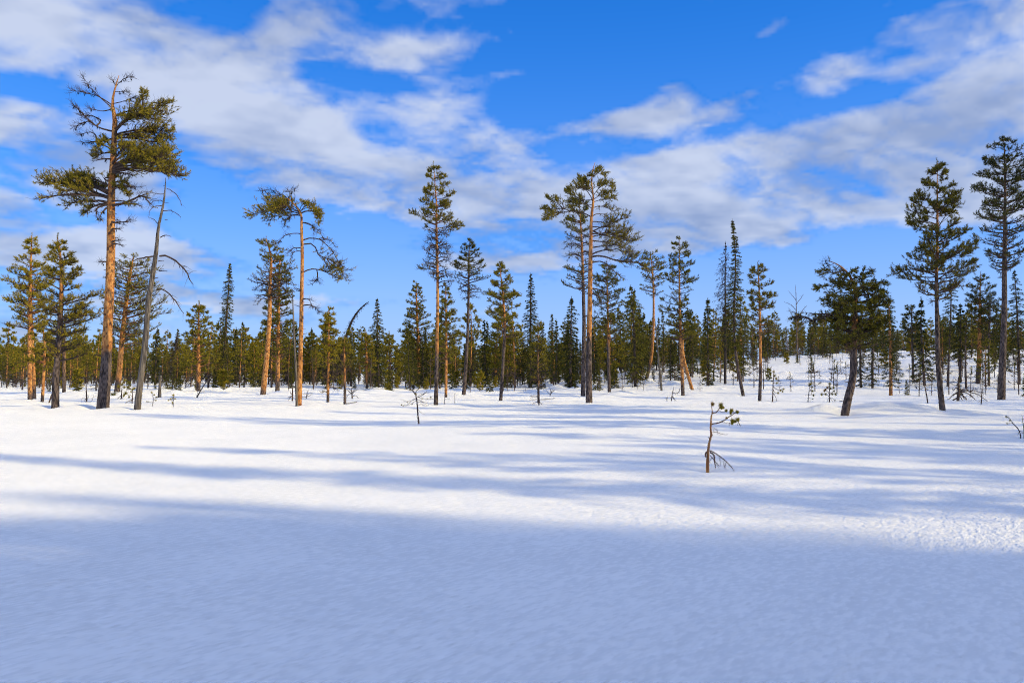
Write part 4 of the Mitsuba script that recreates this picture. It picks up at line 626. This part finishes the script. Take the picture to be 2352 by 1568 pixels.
sticks('leaning thin dead stick at the foot of the broad orange pine', '2', [(1545, 1350, 10), (1590, 1270, 9), (1665, 1180, 5)], [[(1552, 1345, 4), (1545, 1330, 3), (1535, 1352, 3)], [(1556, 1330, 4), (1550, 1310, 3)]], mat='dead_wood', name='dead_tree', cat='dead tree', tone=.6, br_mat='dead_wood')
sticks('slanting broken stick left of the crooked pine foot on the left', '2', [(385, 1394, 12), (400, 1345, 10), (415, 1295, 5)], [[(392, 1365, 4), (400, 1360, 3)]], name='dead_tree', cat='dead tree', tone=.1)
sticks('low bare bush of thin arching twigs left of the tall pine foot', 'a', [(216, 968, 26), (215, 860, 22), (210, 730, 16), (208, 560, 8)], [[(225, 930, 8), (260, 880, 7), (270, 830, 4)], [(222, 960, 6), (300, 970, 5), (340, 880, 4)], [(320, 920, 5), (345, 870, 4), (340, 830, 3)], [(330, 900, 4), (370, 870, 3), (392, 860, 2)], [(210, 930, 6), (150, 900, 5), (130, 970, 3)], [(212, 900, 6), (180, 940, 5), (165, 965, 3)]], name='bare_shrub', cat='shrub', tone=.15, twigs=3)
# ------------------------------------------------------------------ the forest behind: grown once per kind, each tree an instance of its own
def proto(name, kind, h, prof, seed, hue, lod=2, orange=.8, lean=.03, w=.16, step=.45, per=4.5, dead=False):
    rng = np.random.default_rng(seed)
    k = 16
    u = np.linspace(0, 1, k)
    tr = np.stack([np.sin(u * 2.5 + seed) * lean * h * u, np.cos(u * 2.1 + seed) * lean * h * u, u * h, w / 2 * (1 - u) ** .75 + .012], -1)
    tr = np.vstack([[tr[0, 0], tr[0, 1], -.8, w * .56], tr])
    a, wood, green, lich = Acc(), Acc(), Acc(), Acc()
    trunk_mesh(a, tr[:, :3], tr[:, 3], 7, (lambda z: .08 + orange * sstep(.12 * h, .35 * h, z)) if kind == 'pine' else (lambda z: z * 0 + .1), rng)
    P = [(z * h, l, r, *(q or [1])) for z, l, r, *q in prof]
    g = {'type': 'shapegroup', 'trunk': a.ply('pine_bark' if kind != 'birch' else 'twig_mat')}
    if kind == 'pine': profile_boughs(tr, P, rng, lod, wood, green, None, hue, orange * .7, step, per, .3)
    elif kind == 'spruce': spruce_boughs(tr, P, rng, lod, wood, green, lich, hue, step, per, dead)
    else: profile_boughs(tr, P, rng, lod, wood, green, None, hue, .05, step, per, .8)
    g['boughs'] = wood.ply('twig_mat')
    if green.n: g['crown'] = green.ply('needle_mat', False)
    if lich.n: g['lichen'] = lich.ply('lichen_mat', False)
    scene[name] = g
    return name, h
PINES = [proto('proto_pine_a', 'pine', 8, [(.1, .7, .7, .03), (.36, .8, .8, .06), (.44, .8, .8, .5), (.55, 1.1, 1.0, .8), (.7, 1.2, 1.3, 1), (.85, .8, .8, 1), (.97, .25, .25, 1)], 1, .57),
         proto('proto_pine_b', 'pine', 7, [(.08, .7, .7, .03), (.25, .8, .8, .1), (.32, .8, .8, .6), (.45, 1.2, 1.1, .8), (.6, 1.2, 1.2, 1), (.8, .8, .9, 1), (.98, .2, .2, 1)], 2, .64),
         proto('proto_pine_c', 'pine', 9, [(.12, .7, .7, .02), (.45, .8, .7, .05), (.54, .7, .6, .3), (.62, 1.2, .9, .7), (.75, 1.4, 1.3, 1), (.88, 1.0, 1.1, 1), (.98, .4, .4, 1)], 3, .52, lean=.05),
         proto('proto_pine_d', 'pine', 5.5, [(.06, .68, .7, .1), (.2, .9, .9, .6), (.35, 1.0, 1.0, .9), (.55, 1.0, 1.0, 1), (.8, .6, .6, 1), (.98, .2, .2, 1)], 4, .64, w=.12),
         proto('proto_pine_e', 'pine', 7.5, [(.07, .8, .8, .04), (.2, .9, .9, .2), (.26, .9, .9, .6), (.4, 1.3, 1.2, .9), (.6, 1.4, 1.3, 1), (.8, 1.0, 1.0, 1), (.97, .4, .3, 1)], 5, .44),
         proto('proto_pine_f', 'pine', 6.5, [(.1, .6, .6, .03), (.35, .6, .6, .1), (.5, .8, .9, .6), (.7, 1.0, 1.0, .8), (.9, .6, .5, .9), (.98, .2, .2, 1)], 6, .68, orange=.9)]
SPRUCES = [proto('proto_spruce_a', 'spruce', 7, [(.06, .9, .9), (.3, .95, .95), (.55, .65, .65), (.8, .35, .35), (.98, .05, .05)], 11, .22, step=.3),
           proto('proto_spruce_b', 'spruce', 6, [(.05, 1.1, 1.1), (.3, 1.0, 1.0), (.6, .6, .6), (.98, .05, .05)], 12, .15, step=.3),
           proto('proto_spruce_c', 'spruce', 8, [(.1, .7, .7), (.4, .7, .7), (.7, .45, .45), (.98, .06, .06)], 13, .3, step=.3),
           proto('proto_spruce_d', 'spruce', 3.2, [(.04, .65, .65), (.3, .6, .6), (.6, .38, .38), (.98, .05, .05)], 14, .2, step=.22, w=.07)]
SHRUBS = [proto('proto_bare_a', 'birch', 2.2, [(.15, .5, .5, .02), (.5, .45, .5, .02), (.95, .2, .2, .02)], 21, .3, step=.42, per=2, w=.05),
          proto('proto_bare_b', 'birch', 3.4, [(.3, .4, .4, .0), (.6, .5, .5, .0), (.95, .2, .2, .0)], 22, .3, step=.55, per=2, w=.06),
          proto('proto_young_pine', 'pine', 2.0, [(.1, .3, .3, .3), (.4, .4, .4, .7), (.8, .25, .25, 1), (.98, .1, .1, 1)], 23, .7, step=.25, per=4, w=.04)]
BIG = [proto('proto_big_pine_a', 'pine', 15, [(.45, .8, .8, .3), (.55, 1.7, 1.6, .9), (.7, 1.8, 1.9, 1), (.85, 1.2, 1.2, 1), (.98, .3, .3, 1)], 31, .5, w=.34, step=.5),
       proto('proto_big_pine_b', 'pine', 13, [(.35, 1.0, .8, .5), (.5, 1.8, 1.7, 1), (.7, 1.7, 1.5, 1), (.98, .3, .3, 1)], 32, .4, w=.30, step=.5),
       proto('proto_big_spruce', 'spruce', 14, [(.05, 1.9, 1.9), (.3, 1.7, 1.7), (.6, 1.1, 1.1), (.98, .1, .1)], 33, .2, w=.3, step=.3, per=7)]

def plant(name, pr, x, y, rng, label, cat, group, scale=None, height=None):
    key = new_key(name)
    s = (height / pr[1]) if height else (scale or 1.0)
    z = float(H(x, y))
    t = T().translate([float(x), float(y), z]).rotate([0, 0, 1], float(rng.uniform(0, 360))).rotate([1, 0, 0], float(rng.normal(0, 1.6))).scale([float(s)] * 3)
    scene[key] = {'type': 'instance', 'group': {'type': 'ref', 'id': pr[0]}, 'to_world': t}
    tag(key, label, cat, group)
    labels[f'{key}__boughs'] = {'kind': 'stuff'}
    return key

rng = np.random.default_rng(77)
PLACED = [(a, b) for a, b, _ in WELLS]
def spot(x0, x1, y0, y1, gap):
    for _ in range(60):
        v, Y = rng.uniform(x0, x1), math.sqrt(rng.uniform(y0 * y0, y1 * y1))
        x = (v - CX) / FV * Y
        if all((x - a) ** 2 + (Y - b) ** 2 > gap * gap for a, b in PLACED):
            PLACED.append((x, Y)); return x, Y
    return x, Y
def pick(a): return a[int(rng.integers(len(a)))]
MARKS = [(69, 'the full-crowned pine at the left edge'), (130, 'the crooked pine at left'), (240, 'the tall flat-tiered pine'), (345, 'the leaning dead snag'), (457, 'the broad lone orange pine'), (520, 'the narrow spruce spire'), (615, 'the leaning ragged orange pine'),
         (688, 'the umbrella pine'), (753, 'the bright young pine'), (815, 'the dead leaning-topped spruce'), (867, 'the pointed dark spruce'), (930, 'the bushy mid-crown pine'), (1002, 'the tallest central pine'), (1070, 'the dark-trunked pine'), (1155, 'the orange-topped pine'),
         (1219, 'the tapering dark spruce'), (1290, 'the dense dark spruce'), (1350, 'the reddish pine pair'), (1440, 'the bulky green spruce'), (1500, 'the red-stemmed leaning pine'), (1565, 'the columnar pine'), (1626, 'the small narrow spruce'), (1690, 'the spire-topped spruce'), (1746, 'the neat upturned pine'),
         (1828, 'the bare thin birch'), (1950, 'the flat-topped bent pine'), (2040, 'the orange-lit ragged spruce'), (2097, 'the slim brow pine'), (2155, 'the tall tufted pine'), (2247, 'the orange-trunked right pine'), (2300, 'the tallest right pine'), (2340, 'the slender edge spruce')]
LOOK = {'proto_pine_a': 'bare-stemmed high-crowned pine', 'proto_pine_b': 'full pine', 'proto_pine_c': 'leaning-topped pine', 'proto_pine_d': 'bushy low pine', 'proto_pine_e': 'broad dark pine', 'proto_pine_f': 'thin-crowned pine',
        'proto_spruce_a': 'conical spruce', 'proto_spruce_b': 'wide-skirted dark spruce', 'proto_spruce_c': 'narrow columnar spruce'}
def place_words(x, Y):
    v = CX + x / Y * FV
    m = min(MARKS, key=lambda q: abs(q[0] - v))
    return ('left of ' if v < m[0] - 9 else 'right of ' if v > m[0] + 9 else 'behind ') + m[1]
def band(n, x0, x1, y0, y1, h0, h1, where, pine_share, gap=1.5):
    for _ in range(n):
        x, Y = spot(x0, x1, y0, y1, gap)
        hh = h0 + (h1 - h0) * rng.uniform() ** 2.0
        size = 'tall ' if hh > h0 + .55 * (h1 - h0) else 'small ' if hh < h0 + .06 * (h1 - h0) else ''
        p = rng.uniform() < pine_share
        pr = pick(PINES if p else SPRUCES[:3])
        w = place_words(x, Y)
        plant('pine_tree' if p else 'spruce_tree', pr, x, Y, rng, f'{size}{LOOK[pr[0]]} in the forest, {w}', 'pine tree' if p else 'spruce tree', f'{size}{LOOK[pr[0]]}s {w}', height=hh)
band(70, -40, 620, 102, 148, 4.6, 9.0, 'at the far left edge of the snowfield', .75)
band(26, 0, 260, 80, 108, 4.5, 7.0, 'in the thin stand behind the left pines', .9)
band(96, 560, 1330, 92, 132, 4.6, 10.6, 'behind the middle of the snowfield', .55)
band(46, 1290, 1700, 88, 125, 3.8, 8.8, 'on the lower slope of the hill', .45)
band(40, 1600, 2000, 98, 128, 3.0, 7.6, 'on the middle brow of the hill', .5)
band(36, 1980, 2480, 106, 130, 3.2, 8.0, 'on the right-hand brow of the hill', .45)
band(26, 900, 1520, 82, 100, 5.0, 10.5, 'centre', .3)
band(16, 400, 900, 86, 102, 4.5, 9.0, 'centre left', .4)
band(20, 2120, 2480, 66, 100, 4.0, 8.5, 'on the snowy slope at the right', .3)
band(22, 1300, 1720, 74, 98, 3.4, 8.0, 'on the foot of the hill', .06)
band(12, 1930, 2420, 76, 104, 3.4, 7.5, 'on the slope', .05)
for n, x0, x1, y0, y1, where in ((46, 0, 600, 72, 104, 'along the left forest edge'), (56, 600, 1320, 74, 100, 'along the middle forest edge'), (84, 1320, 1800, 66, 102, 'on the foot of the hill'), (100, 1800, 2420, 56, 102, 'on the open hill slope')):
    for _ in range(n):
        x, Y = spot(x0, x1, y0, y1, 1.0)
        q = rng.uniform()
        if q < (.30 if x0 < 1300 else .12): plant('spruce_sapling', SPRUCES[3], x, Y, rng, f'small young spruce, {place_words(x, Y)}', 'sapling', f'young spruces {place_words(x, Y)}', scale=rng.uniform(.3, .8))
        elif q < (.80 if x0 < 1300 else .94): plant('bare_sapling', pick(SHRUBS[:2]), x, Y, rng, f'thin bare sapling, {place_words(x, Y)}', 'sapling', f'bare saplings {place_words(x, Y)}', scale=rng.uniform(.4, 1.1))
        else: plant('young_pine', SHRUBS[2], x, Y, rng, f'small young pine, {place_words(x, Y)}', 'sapling', f'young pines {place_words(x, Y)}', scale=rng.uniform(.4, 1.1))
# the forest mass further back, seen through the gaps
key = 'distant_forest'
for i in range(680):
    Y = rng.uniform(118, 215); x = (rng.uniform(-60, 2420) - CX) / FV * Y
    pr = pick(PINES + SPRUCES[:3])
    k = f'{key}__{i + 1:03d}'
    z = float(H(x, Y))
    scene[k] = {'type': 'instance', 'group': {'type': 'ref', 'id': pr[0]}, 'to_world': T().translate([float(x), float(Y), z]).rotate([0, 0, 1], float(rng.uniform(0, 360))).scale([float(rng.uniform(5.0, 9.0) * (.95 if x < 8 else .75) / pr[1])] * 3)}
tag(key, 'solid mass of far conifer forest along the horizon', 'forest', None, 'stuff')

# trees right of and behind the camera: the photograph shows their shadows on the snow
def sunward(s, n): return s * math.sin(SUN_AZ) + n * -math.cos(SUN_AZ), s * math.cos(SUN_AZ) + n * math.sin(SUN_AZ)
CAST = [(12.5, 24.5, 0, 16), (15, 26, 2, 15), (13.5, 31, 0, 14), (14.5, 36.5, 0, 15), (30, 5.0, 2, 18), (28, 6.1, 2, 17), (33, 6.5, 0, 18), (27, 4.6, 0, 16), (32, 5.5, 2, 18), (36, 6.3, 2, 20), (40, 7.2, 2, 21), (44, 6.6, 2, 22), (22, 3.0, 2, 13), (25, 4.6, 2, 15), (21, 5.9, 2, 13), (27, 2.2, 2, 14), (30, 6.6, 2, 18), (33, 4.0, 2, 17), (24, 1.0, 2, 14), (17, 4.2, 2, 10), (17, 6.9, 2, 10.5), (25, 7.2, 2, 15), (15, 2.4, 2, 9.5), (18, .6, 2, 11), (29, .4, 2, 15), (36, 5.6, 2, 19), (36, 2.6, 2, 18), (13, 5.6, 2, 8.5), (20, -1.2, 2, 12), (28, 8.0, 2, 16), (22, 4.5, 1, 13), (26, 5.5, 1, 14), (19, 3.0, 1, 11),
        (24, 3.4, 0, 14), (17, 1.4, 0, 11), (20, 2.0, 1, 12), (14, .4, 2, 9), (16, 5.2, 1, 10), (23, 6.4, 0, 13), (29, 3.0, 0, 17), (32, 1.2, 1, 17), (26, -.6, 2, 14), (21, 4.2, 0, 13), (34, 7.2, 2, 18), (38, 4.2, 2, 19), (46, 7.4, 2, 24), (50, 7.8, 2, 26), (12, 3.4, 2, 8), (18, 12.1, 2, 16), (21, 14.8, 0, 15), (25, 18.6, 1, 13), (24, 20.6, 0, 14), (30, 24.5, 1, 12), (34, 19.4, 2, 15)]
for s, n, k, h in CAST:
    x, y = sunward(s, n)
    plant('pine_tree' if k < 2 else 'spruce_tree', BIG[k], x, y, rng, 'tree beside the viewpoint, shown only by its long shadow on the near snow', 'pine tree' if k < 2 else 'spruce tree', 'trees shading the foreground from the right', height=h)
r2 = np.random.default_rng(5)
for i in range(30):
    n = 22 + i * 1.9 + r2.uniform(-.8, .8)
    smin = (.66 * n * .94 - .342 * n + 5) / (.94 + .66 * .342)
    s = smin + r2.uniform(2, 20)
    x, y = sunward(s, n)
    k = int(r2.choice([0, 1, 2], p=[.62, .34, .04]))
    plant('pine_tree' if k < 2 else 'spruce_tree', BIG[k], x, y, rng, 'forest tree outside the right of the view, its shadow striping the snow', 'pine tree' if k < 2 else 'spruce tree', 'trees striping the snow from the right', height=float(r2.uniform(6, 12)))

# ------------------------------------------------------------------ the snow
rs0 = np.random.default_rng(3)
for x, y, r in WELLS:
    BUMPS.append((x, y, max(.3, r * 2.9), max(.3, r * 2.9), -min(.22, .04 + r * .7)))
    if r > .07: BUMPS.append((x + rs0.uniform(.5, 1.2), y + rs0.uniform(-.5, .2), 1.0, .7, .09)); BUMPS.append((x - rs0.uniform(.6, 1.3), y + rs0.uniform(-.3, .3), .8, .6, .07))
rs = np.random.default_rng(9)
for _ in range(120):
    Y = rs.uniform(58, 112); v = rs.uniform(-40, 2420)
    q = rs.uniform(.25, .9)
    BUMPS.append(((v - CX) / FV * Y, Y, q * rs.uniform(.8, 1.8), q, q * rs.uniform(.2, .55)))
front = np.radians(np.linspace(-42, 42, 760)); rest = np.radians(np.linspace(42, 318, 150))[1:-1]
az = np.r_[front, rest]
rr = np.r_[np.geomspace(.8, 150, 470), np.geomspace(150, 4000, 26)[1:]]
A, R = np.meshgrid(az, rr)
X, Y = R * np.sin(A), R * np.cos(A)
Z = H(X, Y, False)
for bx, by, rx, ry, h in BUMPS:
    d = math.hypot(bx, by); m = max(rx, ry) * 4
    i0, i1 = np.searchsorted(rr, [d - m, d + m])
    a0 = math.atan2(bx, by); wa = m / max(d, 1)
    j0, j1 = np.searchsorted(front, [a0 - wa, a0 + wa])
    if i1 <= i0 or j1 <= j0: continue
    sl = np.s_[i0:i1, j0:j1]
    Z[sl] += h * np.exp(-np.minimum(((X[sl] - bx) / rx) ** 2 + ((Y[sl] - by) / ry) ** 2, 40))
na, nr = len(az), len(rr)
V = np.stack([X, Y, Z], -1).reshape(-1, 3)
i, j = np.meshgrid(np.arange(nr - 1), np.arange(na), indexing='ij')
a, b = i * na + j, i * na + (j + 1) % na
F = np.concatenate([np.stack([a, b, b + na], -1).reshape(-1, 3), np.stack([a, b + na, a + na], -1).reshape(-1, 3)])
V = np.vstack([V, [[0, 0, float(H(0, 0))]]])
jj = np.arange(na)
F = np.vstack([F, np.stack([(jj + 1) % na, jj, np.full(na, len(V) - 1)], -1)])
F = F[:, ::-1] if np.cross(V[F[0, 1]] - V[F[0, 0]], V[F[0, 2]] - V[F[0, 0]])[2] < 0 else F
scene['snow_ground'] = mikit.ply((V, F), 'snow_mat', smooth=True, uv=V[:, :2])
tag('snow_ground', 'open undulating snowfield rising to a low hill at the right', 'snow', None, 'structure')
